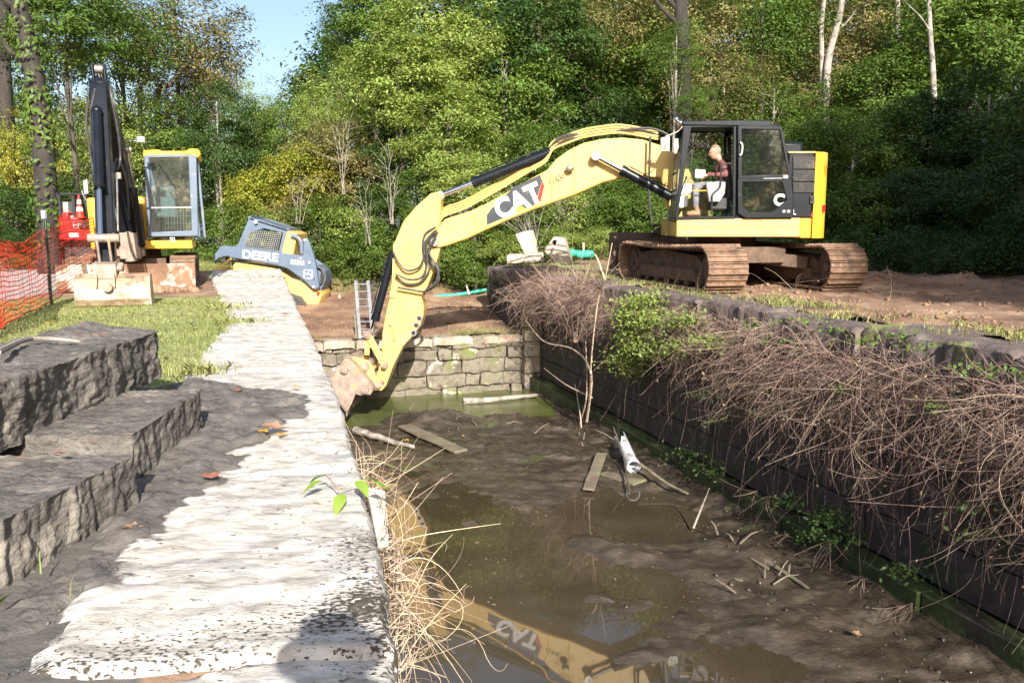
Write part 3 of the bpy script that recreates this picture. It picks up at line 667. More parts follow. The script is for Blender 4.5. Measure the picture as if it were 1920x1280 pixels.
# ---- undercarriage
e_ = Vector((-.239, .971, 0)); s_ = Vector((.971, .239, 0)); UC = Vector((4.05, 15.4, ZR))
def U(a, b, c): return UC + s_*a + e_*b + Z*c      # a lateral, b along the tracks (far +), c up
def track(name, side, parent, U, lat, half, R_, wd, nsh, mt, mf, base=0.0, idl=None):
    tk = MB(); pts = []; N = nsh; per = 2*(2*half)+2*PI*R_
    for k in range(N):
        s = per*k/N
        if s < 2*half: b, c, nb, nc = -half+s, 0, 0, -1
        elif s < 2*half+PI*R_: q = (s-2*half)/R_; b, c, nb, nc = half+R_*sin(q), R_-R_*cos(q), sin(q), -cos(q)
        elif s < 4*half+PI*R_:
            q = s-2*half-PI*R_; b, c, nb, nc = half-q, 2*R_ - .035*sin(PI*q/(2*half)), 0, 1
        else: q = (s-4*half-PI*R_)/R_; b, c, nb, nc = -half-R_*sin(q), R_+R_*cos(q), -sin(q), cos(q)
        pts.append((b, c, nb, nc))
    dn = (U(1, 0, 0)-U(0, 0, 0)).normalized(); de = (U(0, 1, 0)-U(0, 0, 0)).normalized(); r = random.Random(3)
    for b, c, nb, nc in pts:
        n_ = de*nb + Z*nc; t_ = dn.cross(n_); R3 = Matrix((dn, t_, n_)).transposed(); ctr = U(side*lat, b, base+c)
        tk.box(ctr - n_*.02, (wd, per/N*.93, .035), R3)
        tk.box(ctr + n_*.012 + t_*per/N*.30, (wd*.99, .022, .045), R3); tk.box(ctr + n_*.004 - t_*per/N*.18, (wd*.99, .016, .03), R3)
        tk.box(ctr - n_*.06, (.16, per/N*.8, .05), R3)
    o = tk.build(name, mt, parent, bevel=.004, seg=1)
    fr = MB(); fr.prism([U(side*lat-.13, -half, base+R_*.55), U(side*lat-.13, half, base+R_*.55), U(side*lat-.13, half, base+R_*1.45), U(side*lat-.13, .2, base+R_*1.75), U(side*lat-.13, -half*.7, base+R_*1.5)], dn*.26)
    fr.prism([U(side*lat-.2, -half*.75, base+.12), U(side*lat-.2, half*.8, base+.12), U(side*lat-.2, half*.7, base+R_*.9), U(side*lat-.2, -half*.7, base+R_*.9)], dn*.4)
    for k in range(7):
        b = lerp(-half*.8, half*.8, k/6); fr.cyl(U(side*lat-.19, b, base+.13), U(side*lat+.19, b, base+.13), .1, k=12)
    fr.build('track_frame', mf, o, bevel=.01)
    for b, nm in ((-half, 'idler_wheel'), (half, 'sprocket')):
        w_ = MB(); c0, c1_ = U(side*lat-.13, b, base+R_), U(side*lat+.13, b, base+R_)
        w_.cyl(c0, c1_, R_*.86, k=28); w_.cyl(c0-dn*.03, c1_+dn*.03, R_*.6, k=24); w_.cyl(c0-dn*.07, c1_+dn*.07, R_*.22, k=16)
        if nm == 'sprocket':
            for k in range(14):
                q = 2*PI*k/14; w_.box(U(side*lat, b, base+R_)+de*cos(q)*R_*.9+Z*sin(q)*R_*.9, (.06, .07, .07))
        w_.build(nm, mf, o, bevel=.012)
    return o
for sd in (-1, 1): track('track', sd, ex, U, 1.10, 1.62, .37, .70, 46, M['track'], M['trackframe'])
mb = MB(); mb.prism([U(-.55, -.95, .42), U(.55, -.95, .42), U(.8, 0, .42), U(.55, .95, .42), U(-.55, .95, .42), U(-.8, 0, .42)], Z*.28)
for a in (-1, 1):
    for b in (-1, 1): mb.beam(U(a*.35, b*.5, .5), U(a*1.0, b*.95, .42), .3, .22)
mb.cyl(Cc(0, 0, .62), Cc(0, 0, .98), .62, k=28); mb.build('carbody', M['trackframe'], ex, bevel=.015)
bl = MB(); prof = [(0, .16), (.05, .2), (.10, .45), (.07, .75), (-.02, .93), (-.06, .9), (.01, .72), (.03, .45), (-.03, .22)]
for k in range(len(prof)-1): pass
bl.prism([U(-1.38, 2.62-a, c) for a, c in prof], s_*2.76)
bl.box(U(-1.38, 2.5, .5), (.05, .3, .7), Matrix((s_, e_, Z)).transposed()); bl.box(U(1.38, 2.5, .5), (.05, .3, .7), Matrix((s_, e_, Z)).transposed())
bl.box(U(0, 2.48, .72), (1.5, .16, .14), Matrix((s_, e_, Z)).transposed())
bl.prism([U(-.5, 2.5, .9), U(.5, 2.5, .9), U(.36, 2.5, 1.02), U(-.36, 2.5, 1.02)], e_*.08)
bl.tube([U(-.5, 2.45, .98), U(-.5, 2.45, 1.08), U(.3, 2.45, 1.08), U(.3, 2.45, .98)], .025, 8)
o = bl.build('dozer_blade', M['trackframe'], ex, bevel=.01)
mb = MB()
for a in (-.45, .45): mb.beam(U(a, .9, .45), U(a, 2.5, .38), .14, .18)
mb.build('blade_arm', M['trackframe'], o, bevel=.01)
# ---- house: deck, engine box, counterweight
aL = lambda x, y, b: (c1(x, y, b)-O).dot(f_)
zL = lambda x, y, b: (c1(x, y, b)-O).z
a0, a1 = aL(540, 700, 1.24), aL(1285, 700, 1.24); zt, zb = zL(900, 668, 1.24), zL(900, 782, 1.24)
def abox(mb, a0, a1, b0, b1, c0, c1_): return mb.add([Cc(a, b, c) for c in (c0, c1_) for b in (b0, b1) for a in (a1, a0)], [(0,2,3,1),(4,5,7,6),(0,1,5,4),(2,6,7,3),(0,4,6,2),(1,3,7,5)])
dk = MB(); abox(dk, a0, a1+.004, .34, 1.24, zb, zt); abox(dk, a0, a1+.004, -1.24, -.45, zb, zt); abox(dk, a0-.9, a1, -.45, .34, zb+.02, zt-.03)
deck = dk.build('deck', M['yellow'], ex, bevel=.02)
mb = MB(); abox(mb, a0-.02, a1+.03, 1.24, 1.252, lerp(zb, zt, .52), lerp(zb, zt, .56)); abox(mb, a0-.02, a1+.03, 1.24, 1.25, lerp(zb, zt, .60), lerp(zb, zt, .62)); mb.build('deck_rib', M['yellow'], deck)
M['faded'] = mat('faded_number', [(.45, .30, .10), (.36, .24, .10)], 20, .6)
text_mesh('02192', .13, c1(990, 696, 1.2435), -f_, Z, .001, 'machine_number', M['faded'], deck, xs=1.15)
za, zt2 = zt, zL(1300, 276, 1.2)
aw = aL(1372, 400, 1.22)
cwp = [(aw+.005, -1.22), (aw+.005, 1.22), (aw, 1.22), (aw-.14, 1.17), (aw-.25, 1.02), (aw-.31, .75), (aw-.35, .4), (aw-.36, 0), (aw-.35, -.4), (aw-.31, -.75), (aw-.25, -1.02), (aw-.14, -1.17), (aw, -1.22)]
mb = MB(); mb.prism([Cc(a, b, zb-.02) for a, b in cwp], Z*(zt2+.03-zb)); cw_ = mb.build('counterweight', M['yellow2'], ex, bevel=.045, seg=3)
mb = MB(); abox(mb, a1+.008, aw+.03, -1.22, 1.238, zb-.02, zt-.004); mb.build('counterweight_foot', M['yellow2'], cw_, bevel=.02)
mb = MB(); q = c1(1429, 612, 1.0); mb.box(Cc(aw-.19, 1.145, (q-O).z), (.05, .03, .12), Matrix.Rotation(-rad(35), 3, 'Z')); mb.build('reflector', M['red'], cw_)
ab = aL(1215, 400, 1.2)
mb = MB(); abox(mb, ab+.02, aw+.02, -1.2, 1.2, za+.003, zt2-.01); eng = mb.build('engine_housing', M['blackpaint'], ex, bevel=.02)
mb = MB(); abox(mb, ab+.03, aw+.003, -1.19, 1.21, zt2-.012, zt2+.02); mb.build('hood_top', M['yellow'], eng, bevel=.01)
M['panel'] = mat('smoky_panel', [(.014, .013, .014), (.03, .027, .025)], 5, .35, .002, 120, over=[((.16, .12, .08), 4, .55, .75)])
for y0, y1 in ((300, 374), (382, 448), (456, 516)):
    mb = MB(); mb.prism([c1(1236, y0, 1.205), c1(1366, y0, 1.205), c1(1366, y1, 1.205), c1(1238, y1, 1.205)], l_*.02)
    for k in range(9):
        yy = lerp(y0+5, y1-5, k/8); mb.beam(c1(1240, yy, 1.228), c1(1362, yy, 1.228), .004, .008)
    mb.build('grille_panel', M['panel'], eng, bevel=.003, seg=1)
mb = MB(); mb.prism([c1(1338, 535, 1.205), c1(1366, 535, 1.205), c1(1366, 582, 1.205), c1(1338, 582, 1.205)], l_*.025); mb.cyl(c1(1352, 555, 1.23), c1(1352, 555, 1.24), .03); mb.build('latch', M['blackmat'], eng, bevel=.004)
mb = MB(); mb.prism([c1(1343, 660, 1.204), c1(1371, 582, 1.204), c1(1371, 660, 1.204)], l_*.004); mb.build('red_stripe', M['red'], eng)
text_mesh('L', .12, c1(1245, 634, 1.207), -f_, Z, .002, 'letter', M['white'], eng, .004)
mb = MB(); abox(mb, aL(1110, 250, 0), aL(1290, 250, 0), -1.0, .1, zt2-.05, zL(1200, 215, 0)); mb.build('air_filter_cover', M['blackpaint'], ex, bevel=.05)
mb = MB(); abox(mb, a0-.1, a0-.9, -1.18, -.5, zt, zt+.6); abox(mb, a0-.35, a0-.1, -1.1, -.55, zt, zt+.5); tb = mb.build('right_tool_box', M['yellow'], ex, bevel=.03)
# ---- cab
BN, BF = 1.25, .36
cabl = MB(); D1 = -l_*.06
def k1(pts, b): return [c1(x, y, b) for x, y in pts]
def shift(pts, b0, b1): return [p + l_*(b1-b0) for p in pts]
fo = k1([(583, 98), (900, 104), (893, 674), (532, 682)], BN); fi = k1([(628, 124), (882, 122), (877, 656), (547, 660)], BN)
cabl.ring(fo, fi, D1)
cabl.ring(shift(fo, BN, BF+.03), shift(fi, BN, BF+.03), D1)
ro = k1([(900, 104), (1165, 112), (1234, 430), (1236, 666), (893, 672)], BN-.01); ri = k1([(925, 130), (1150, 134), (1200, 430), (1205, 640), (925, 645)], BN-.01)
cabl.ring(ro, ri, D1); cabl.ring(shift(ro, BN-.01, BF+.03), shift(ri, BN-.01, BF+.03), D1)
for (x, y) in ((588, 108), (1160, 122), (1232, 430), (1232, 655), (540, 668)):
    p = c1(x, y, BN-.03); cabl.beam(p, p-l_*(BN-BF-.03), .05, .05)
frame = cabl.build('cab', M['blackpaint'], ex, bevel=.012)
mb = MB(); mb.prism(k1([(572, 84), (1108, 80), (1110, 104), (1165, 110), (1168, 122), (575, 112)], BN+.02), -l_*(BN-BF+.05)); mb.build('roof', M['blackpaint'], frame, bevel=.02)
mb = MB(); mb.prism(k1([(545, 660), (1232, 655), (1232, 668), (540, 672)], BN-.07), -l_*(BN-BF-.1)); mb.build('cab_floor', M['grey'], frame)
gl = MB(); a_, b_ = c1(595, 118, BN-.03), c1(541, 660, BN-.03); a2, b2 = a_-l_*(BN-BF-.03), b_-l_*(BN-BF-.03); mid = a_.lerp(b_, .5)+f_*.05; mid2 = mid-l_*(BN-BF-.03)
gl.add([a_, a2, mid2, mid], [(0, 1, 2, 3)]); gl.add([mid, mid2, b2, b_], [(0, 1, 2, 3)]); gl.build('windscreen', M['glass'], frame)
mb = MB(); mb.tube([mid2+f_*.01, mid+f_*.01], .015, 6); mb.tube([a_+f_*.02, mid+f_*.02, b_+f_*.02], .012, 6); mb.tube([c1(480, 640, .9), c1(490, 680, .95), c1(530, 690, 1.15), c1(540, 660, 1.2)], .012, 6); mb.build('windscreen_frame', M['blackmat'], frame)
gl = MB(); gl.add(shift(fi, BN, BF), [(0, 1, 2, 3)]); gl.add([c1(1160, 130, BN-.05), c1(1160, 130, BN-.05)-l_*.8, c1(1230, 640, BN-.05)-l_*.8, c1(1230, 640, BN-.05)], [(0, 1, 2, 3)]); gl.build('side_glass', M['glass'], frame)
dr = MB()
dr.ring(k1([(903, 112), (1168, 118), (1228, 432), (904, 434)], BN+.02), k1([(931, 138), (1155, 141), (1206, 408), (932, 416)], BN+.02), l_*.045)
dr.ring(k1([(904, 432), (1228, 430), (1238, 560), (1238, 664), (950, 667), (905, 640)], BN+.02), k1([(931, 452), (1166, 451), (1196, 560), (1110, 632), (970, 635), (931, 592)], BN+.02), l_*.045)
door = dr.build('door', M['blackpaint'], frame, bevel=.012)
mb = MB(); mb.add(k1([(931, 138), (1155, 141), (1206, 408), (932, 416)], BN+.04), [(0, 1, 2, 3)]); mb.build('door_window', M['glass2'], door)
mb = MB(); mb.add(k1([(931, 452), (1166, 451), (1196, 560), (1110, 632), (970, 635), (931, 592)], BN+.04), [(0, 1, 2, 3, 4, 5)]); mb.build('door_window', M['glass2'], door)
mb = MB(); mb.tube(spline(k1([(920, 215), (932, 225), (934, 255), (928, 285), (918, 292)], BN+.10), 4), .014, 8); mb.build('grab_handle', M['white'], door)
mb = MB(); mb.box(c1(1192, 422, BN+.08), (.09, .03, .06)); mb.beam(c1(1060, 432, BN+.07), c1(1180, 430, BN+.07), .02, .02); mb.build('door_latch', M['grey'], door, bevel=.006)
mb = MB()
for x in (1184, 1212): mb.cyl(c1(x, 628, BN+.066), c1(x, 628, BN+.075), .03)
mb.build('door_knob', M['grey'], door)
text_mesh('C', .26, c1(1155, 563, BN+.043), -f_, Z, .002, 'window_letter', M['white'], door, .012)
mb = MB(); mb.tube(spline(k1([(470, 180), (500, 170), (545, 150), (575, 120)], 1.22), 3), .012, 6); mb.prism(k1([(443, 185), (500, 180), (498, 268), (445, 270)], 1.3), -l_*.05); mb.prism(k1([(522, 195), (550, 190), (552, 250), (540, 285), (522, 280)], 1.36), -l_*.05); mir = mb.build('mirror', M['steel'], frame, bevel=.02)
for x, y in ((538, 78), (562, 98)):
    mb = MB(); mb.ball(c1(x, y, 1.25), (.045, .045, .05), 12, 8); mb.cyl(c1(x, y+12, 1.25), c1(x+12, 120, 1.22), .01, k=6); mb.build('work_lamp', M['chrome'], frame, smooth=True)
# interior
mb = MB(); st_ = k1([(735, 545), (845, 545), (862, 570), (850, 620), (745, 620)], 1.02); mb.prism(st_, -l_*.45)
mb.prism(k1([(838, 560), (880, 560), (868, 350), (840, 350)], .98), -l_*.42); mb.prism(k1([(845, 340), (872, 340), (868, 270), (848, 270)], .9), -l_*.26); mb.build('seat', M['blackmat'], frame, bevel=.03)
mb = MB(); mb.prism(k1([(715, 455), (835, 452), (830, 520), (800, 572), (735, 572)], 1.16), -l_*.12); mb.build('console', M['grey'], frame, bevel=.015)
mb = MB(); mb.prism(k1([(565, 465), (632, 465), (632, 520), (565, 530)], .55), -l_*.14); mb.prism(k1([(548, 535), (610, 535), (605, 600), (548, 605)], .6), -l_*.2); mb.build('control_console', M['white'], frame, bevel=.01)
mb = MB(); mb.prism(k1([(652, 375), (713, 378), (712, 432), (650, 428)], .6), -l_*.05); mb.build('monitor', M['white'], frame, bevel=.01)
mb = MB(); mb.tube(spline(k1([(748, 645), (752, 575), (757, 525), (800, 480), (806, 400), (808, 355), (870, 338)], 1.19), 5), .013, 8); mb.tube(spline(k1([(560, 540), (580, 470), (600, 420)], .95), 3), [.011]*6+[.02], 8); mb.build('lever', M['blackmat'], frame, smooth=True)
mb = MB(); mb.tube(k1([(630, 505), (690, 505), (742, 503)], 1.12), .01, 6); mb.build('safety_lever', M['yellow2'], frame)
mb = MB(); mb.tube(k1([(597, 186), (795, 187)], .5), .012, 6); mb.tube(spline(k1([(845, 330), (842, 200), (850, 180), (870, 172)], .45), 3), .012, 6); mb.build('grab_rail', M['steel'], frame)
mb = MB()
for k in range(4): mb.tube(spline(k1([(590+k*4, 290-k*10), (650, 240-k*9), (700+k*10, 245), (725+k*10, 290), (735+k*8, 350)], .1-k*.05), 5), .012, 6)
mb.build('hose', M['rubber'], frame, smooth=True)
# ---- boom
BB = .12
bo = [c2(*p, BB) for p in [(625, 655), (614, 632), (632, 598), (690, 520), (820, 479), (905, 440), (1000, 388), (1100, 330), (1215, 268), (1262, 212), (1320, 170), (1400, 131), (1500, 110), (1600, 104), (1700, 113), (1815, 150)]] + \
     [c1(*p, BB) for p in [(590, 320), (650, 460), (610, 600), (530, 640), (475, 575), (445, 425)]] + [c2(*p, BB) for p in [(1720, 304), (1600, 308), (1500, 333), (1350, 399), (1150, 469), (1000, 531), (900, 576), (800, 623), (700, 656), (660, 666)]]
mb = MB(); mb.prism(bo, -l_*.46); boom = mb.build('boom', M['yellow'], ex, bevel=.022, seg=2)
mb = MB()
for q in ([(1215, 268), (1240, 320), (1235, 425)], [(828, 478), (850, 540), (850, 598)], [(1350, 150), (1352, 396)]): mb.tube([c2(x, y, BB+.002) for x, y in q], .007, 5)
low_ = [(700, 648), (800, 616), (900, 569), (1000, 524), (1150, 461), (1350, 391), (1500, 326), (1600, 300), (1720, 296)]
for p, q in zip(low_, low_[1:]): mb.beam(c2(*p, BB+.003), c2(*q, BB+.003), .014, .012)
mb.build('weld_seam', M['yellow2'], boom)
mb = MB(); dp = [c2(*p, BB+.001) for p in [(905, 500), (928, 468), (1045, 356), (1178, 294), (1189, 325), (1152, 446), (907, 550)]]; mb.prism(dp, l_*.004); dcl = mb.build('decal_panel', M['decal'], boom)
mb = MB(); mb.prism([c2(*p, BB+.001) for p in [(1181, 300), (1200, 352), (1180, 432), (1154, 446), (1190, 325)]], l_*.004); mb.build('red_stripe', M['red'], boom)
p0, p1 = c2(1022, 447, BB+.006), c2(1112, 405, BB+.006); ux = (p1-p0).normalized(); uz = l_.cross(ux); uz = uz if uz.z > 0 else -uz
text_mesh('CAT', .50, c2(1066, 433, BB+.006), ux, uz, .002, 'boom_lettering', M['white'], dcl, .022, xs=.92)
mb = MB(); mb.prism([c2(*p, BB+.010) for p in [(1070, 446), (1046, 490), (1104, 465)]], l_*.002); mb.build('yellow_triangle', M['yellow2'], dcl)
p0, p1 = c2(1240, 327, BB), c2(1285, 308, BB); ux = (p1-p0).normalized()
text_mesh('G&R', .16, c2(1262, 320, BB+.002), (p1-p0), l_.cross(ux)*(1 if l_.cross(ux).z > 0 else -1), .001, 'boom_marking', M['blackmat'], boom, 0)
mb = MB(); lp = c2(1330, 263, BB); mb.ball(lp+l_*.11, (.08, .07, .06), 12, 8); mb.box(lp+l_*.04, (.05, .1, .05)); mb.build('boom_lamp', M['steel'], boom, bevel=.005)
def rams(name, A, B, fr, rb, rr2, parent, bA=None):
    mb = MB(); A, B = Vector(A), Vector(B); mid = A.lerp(B, fr); d = (B-A).normalized()
    mb.cyl(A, mid, rb, k=20); mb.cyl(mid-d*.09, mid+d*.01, rb*1.14, k=20); mb.cyl(A+d*.0, A+d*.06, rb*1.1, k=20)
    sd = d.cross(l_).normalized(); mb.tube([A+d*.15+sd*rb*1.35, mid-d*.1+sd*rb*1.35], .013, 6)
    o = mb.build(name, M['blackpaint'], parent, bevel=.006)
    mb = MB(); mb.cyl(mid, B, rr2, k=16); mb.build('rod', M['chrome'], o, smooth=True)
    mb = MB()
    for q, r_ in ((B, rr2*1.9),): mb.cyl(q-l_*.07, q+l_*.07, r_, k=18)
    mb.build('rod_eye', M['steel'], o, bevel=.006); return o
rams('stick_cylinder', c2(1232, 178, -.1), c2(668, 402, -.1), .70, .092, .048, ex)
for b in (.27, -.5): rams('boom_cylinder', c2(1850, 405, b), c2(1462, 198, b), .66, .088, .045, ex)
for x, y, r_ in ((1462, 198, .09), (640, 636, .085)): mb = MB(); mb.cyl(c2(x, y, BB+.03)+l_*.03, c2(x, y, BB)-l_*.5, r_, k=20); mb.cyl(c2(x, y, BB)+l_*.07, c2(x, y, BB), r_*.55, k=16); mb.build('boom_pin', M['steel'], boom, bevel=.008)
mb = MB()
for k in range(4):
    off = -k*22; b = BB-.04-k*.11
    mb.tube(spline([c2(x, y+off*.6, b) for x, y in [(625, 590), (660, 548), (688, 505), (800, 462), (962, 372), (1120, 278), (1205, 228), (1240, 168), (1300, 138), (1400, 103), (1500, 86), (1600, 80), (1780, 112)]], 4), .021, 8)
for x, y in ((820, 452), (1000, 350), (1150, 262), (1400, 98), (1560, 78)): mb.beam(c2(x, y, BB+.0), c2(x, y, BB-.44), .05, .05)
mb.build('pipe', M['yellow'], boom, smooth=True)
mb = MB()
for q, b in (([(1225, 160), (1270, 110), (1330, 88), (1390, 92), (1420, 100)], -.05), ([(1235, 170), (1290, 125), (1340, 108), (1400, 110)], .02), ([(1500, 92), (1600, 66), (1720, 56), (1790, 70), (1845, 98)], .05), ([(1600, 70), (1700, 66), (1770, 90), (1800, 112)], -.1), ([(1740, 100), (1735, 300), (1738, 450), (1750, 540)], .3)):
    mb.tube(spline([c2(x, y, b) for x, y in q], 5), .022, 8)
mb.build('hose', M['rubber'], boom, smooth=True)
# ---- arm (stick)
AB = .07
ao = [c2(*p, AB) for p in [(620, 388), (655, 382), (676, 391), (679, 410), (668, 440), (672, 470), (660, 520), (668, 600), (668, 670), (642, 760), (604, 862), (577, 900)]] + \
     [c5(*p, AB) for p in [(930, 0), (942, 45), (940, 100), (922, 160), (868, 232), (818, 285), (760, 400), (716, 520), (695, 548), (660, 550), (640, 520), (648, 475), (668, 430), (688, 330), (694, 200), (716, 80), (736, 0)]] + \
     [c2(*p, AB) for p in [(432, 720), (424, 655), (440, 625), (480, 530), (545, 455)]]
mb = MB(); mb.prism(ao, -l_*.36); arm = mb.build('arm', M['yellow'], ex, bevel=.02)
mb = MB()
for x, y in ((915, 118), (897, 160), (880, 205)): mb.hcyl(c5(x, y, AB+.006), c5(x, y, AB)-l_*.366, .062, .04, 18)
mb.build('hole_boss', M['steel'], arm); mb = MB()
for x, y in ((915, 118), (897, 160), (880, 205)): mb.cyl(c5(x, y, AB+.002), c5(x, y, AB)-l_*.363, .039, k=16)
mb.build('hole', M['blackmat'], arm)
mb = MB(); mb.tube([c2(430, 720, AB+.03), c2(425, 900, AB+.03), c2(420, 920, AB+.03)], .02, 8); mb.box(c2(424, 905, AB+.02), (.09, .05, .12)); mb.tube([c5(735, 60, AB+.03), c5(760, 200, AB+.03), c5(765, 250, AB+.03)], .022, 8); mb.box(c5(742, 120, AB+.02), (.08, .05, .26)); mb.build('arm_pipe', M['yellow'], arm, bevel=.005)
mb = MB()
for q, b in (([(640, 580), (590, 640), (585, 710), (560, 765), (500, 782), (455, 740), (430, 690)], .2), ([(650, 575), (600, 630), (602, 740), (575, 815), (510, 828), (440, 800)], .25), ([(655, 585), (612, 660), (615, 770), (570, 840), (500, 850), (440, 812)], .16),
             ([(640, 590), (598, 650), (622, 740), (660, 800), (650, 850), (590, 888), (520, 880), (450, 868)], .22), ([(650, 600), (610, 680), (640, 745), (658, 790), (640, 850), (600, 880)], .3), ([(650, 740), (662, 790), (648, 840)], .12), ([(645, 560), (590, 600), (580, 680), (600, 760)], .1)):
    mb.tube(spline([c2(x, y, b) for x, y in q], 5), .021, 8)
mb.build('hose', M['rubber'], arm, smooth=True)
rams('bucket_cylinder', c2(428, 690, -.1), c2(316, 1108, -.1), .82, .078, .042, ex)
# linkage, coupler, bucket
BC = -.1
for b in (.16, -.36):
    mb = MB()
    def bar(p, q, w_): 
        d = (q-p).normalized(); n_ = d.cross(l_)*w_; mb.prism([p-n_-d*w_*.6, p+n_-d*w_*.6, q+n_+d*w_*.6, q-n_+d*w_*.6], -l_*.05)
    bar(c5(605, 215, b), c5(705, 400, b), .065); bar(c5(605, 215, b-.06), c5(600, 330, b-.06), .05)
    if b > 0: link_ = mb.build('linkage', M['yellow'], ex, bevel=.012)
    else: mb.build('linkage', M['yellow'], ex, bevel=.012)
mb = MB()
for b in (.24, -.40):
    mb.prism([c5(*p, b) for p in [(480, 345), (545, 352), (612, 372), (640, 410), (652, 462), (690, 500), (705, 530), (690, 552), (650, 548), (600, 495), (535, 440), (500, 385)]], -l_*.04)
mb.prism([c5(*p, .2) for p in [(500, 360), (600, 385), (630, 440), (560, 430)]], -l_*.6)
coup = mb.build('coupler', M['yellow'], ex, bevel=.012)
bp = [(385, 470), (440, 408), (478, 362), (520, 400), (560, 450), (612, 505), (628, 545), (612, 575), (560, 580), (532, 572), (512, 625), (484, 678), (455, 640), (412, 575), (388, 520)]
mb = MB()
for b in (.50, -.66): mb.prism([c5(*p, b) for p in bp], -l_*.035)
def strip(mb, pts, b0, b1, th_):
    for (p, q) in zip(pts, pts[1:]):
        P0, Q0 = c5(*p, b0), c5(*q, b0); n_ = (Q0-P0).cross(l_).normalized()*th_; mb.prism([P0, Q0, Q0+n_, P0+n_], -l_*(b0-b1))
strip(mb, [(612, 575), (628, 545), (612, 505), (560, 450), (520, 400), (478, 362), (440, 408), (385, 470), (388, 520), (412, 575), (455, 640), (484, 678)], .47, -.66, .03)
for k in range(5):
    b = lerp(.42, -.62, k/4); mb.prism([c5(470, 650, b), c5(498, 655, b), c5(478, 712, b)], -l_*.08)
bk = mb.build('bucket', M['bucket'], ex, bevel=.008)
mb = MB()
for x, y, b, r_ in ((590, 407, .26, .085), (465, 427, .52, .075), (705, 400, .19, .06), (672, 517, .26, .075), (588, 545, .52, .08), (605, 215, .18, .075)):
    mb.cyl(c5(x, y, b)+l_*.045, c5(x, y, b)-l_*(b+.5), r_, k=18); mb.cyl(c5(x, y, b)+l_*.075, c5(x, y, b), r_*.6, k=6)
mb.build('pin', M['bucket'], link_, bevel=.008)
# ---- operator
pb = .78; op = thing('person', c4(740, 790, pb), 'grey haired man with spectacles in maroon shirt driving from the excavator cab seat', 'person')
J = {}; E = []; hc = c4(668, 425, pb)
J['pelvis'] = (c4(765, 765, pb), .13); J['waist'] = (c4(775, 690, pb), .125); J['chest'] = (c4(762, 600, pb), .15); J['collar'] = (c4(745, 535, pb), .085); J['neck'] = (c4(728, 498, pb), .058)
E += [('pelvis', 'waist', 1), ('waist', 'chest', 1), ('chest', 'collar', 1), ('collar', 'neck', 1)]
hf = (f_ - Z*.12).normalized(); head_joints(J, E, 'neck', hc, hf, Z+f_*.12, 0)
for s, b in (('n', .19), ('f', -.19)):
    J[s+'sh'] = (c4(765, 565, pb+b*.9), .068); J[s+'el'] = (c4(790 if s == 'n' else 770, 655, pb+b*1.25), .05); wx = (612, 655) if s == 'n' else (640, 640)
    J[s+'wrist'] = (c4(*wx, pb+b*.95), .028); E += [('collar', s+'sh', 1), (s+'sh', s+'el', 1), (s+'el', s+'wrist', 1)]
    hand(J, E, s, J[s+'wrist'][0], f_*1-Z*.25, -Z+f_*.2, 1.0, .010, 0)
    J[s+'hip'] = (c4(740, 775, pb+b*.55), .092); kn = (478, 775) if s == 'n' else (520, 770); an = (470, 985) if s == 'n' else (500, 975)
    J[s+'kn'] = (c4(*kn, pb+b*.8), .066); J[s+'calf'] = (c4(kn[0]-8, kn[1]+80, pb+b*.8), .058); J[s+'an'] = (c4(*an, pb+b*.8), .045); J[s+'heel'] = (c4(an[0]+25, an[1]+72, pb+b*.8), .042); J[s+'toe'] = (c4(an[0]-75, an[1]+74, pb+b*.8), .040)
    E += [('pelvis', s+'hip', 2), (s+'hip', s+'kn', 2), (s+'kn', s+'calf', 2), (s+'calf', s+'an', 2), (s+'an', s+'heel', 3), (s+'heel', s+'toe', 3)]
skin_body('body', J, E, 'pelvis', [M['skin'], M['shirt'], M['trouser'], M['boot']], op)
head_detail(op, hc+Z*.012, hf, Z+f_*.12, M['hair'])
# ------------------------------------------------------------------ smaller excavator facing the camera
az = rad(19); f2 = Vector((sin(az), -cos(az), 0)); l2 = Vector((cos(az), sin(az), 0)); u2 = (Z - l2*.045).normalized(); O2 = Vector((-7.62, 16.9, -.02))
def C2(a, b, c): return O2 + f2*a + l2*b + u2*c
R2 = Matrix((f2, l2, u2)).transposed()
e2 = thing('excavator', O2, 'smaller excavator with black boom and blue-grey cab, facing the camera with its bucket on the grass', 'excavator')
tag(e2, 'smaller excavator with black boom and blue-grey cab, bucket resting on the grass', 'excavator')
def bx(mb, a, b, c): return mb.box(C2((a[0]+a[1])/2, (b[0]+b[1])/2, (c[0]+c[1])/2), (a[1]-a[0], b[1]-b[0], c[1]-c[0]), R2)
def U2(a, b, c): return O2 + l2*a - f2*b + Z*c
for sd in (-1, 1): track('track', sd, e2, U2, .90, 1.0, .29, .46, 36, M['track'], M['trackframe'])
mb = MB(); bx(mb, (-.7, .7), (-.6, .6), (.3, .55)); mb.cyl(C2(0, 0, .5), C2(0, 0, .74), .48, k=24); mb.build('carbody', M['trackframe'], e2, bevel=.01)
mb = MB(); mb.prism([U2(-1.15, -2.05+a, c) for a, c in ((0, .02), (-.05, .08), (.02, .3), (-.04, .5), (.03, .5), (.09, .3), (.03, .04))], l2*2.3)
for b in (-.4, .4): mb.beam(U2(b, -.9, .3), U2(b, -1.95, .25), .12, .14)
M['dirtyblade'] = mat('soil_caked_blade', [(.17, .095, .055), (.28, .16, .10)], 3, .9, .02, 12, over=[((.66, .58, .48), 1.6, .52, .6, None, .5)])
mb.build('dozer_blade', M['dirtyblade'], e2, bevel=.01)
mb = MB()
for k in range(40):
    r = random.Random(k); mb.ball(U2(r.uniform(-.2, 1.2), -2.2+r.uniform(-.15, .05), r.uniform(0, .06)), r.uniform(.03, .09), 7, 5)
mb.build('caked_soil', M['ground'], e2, smooth=True)
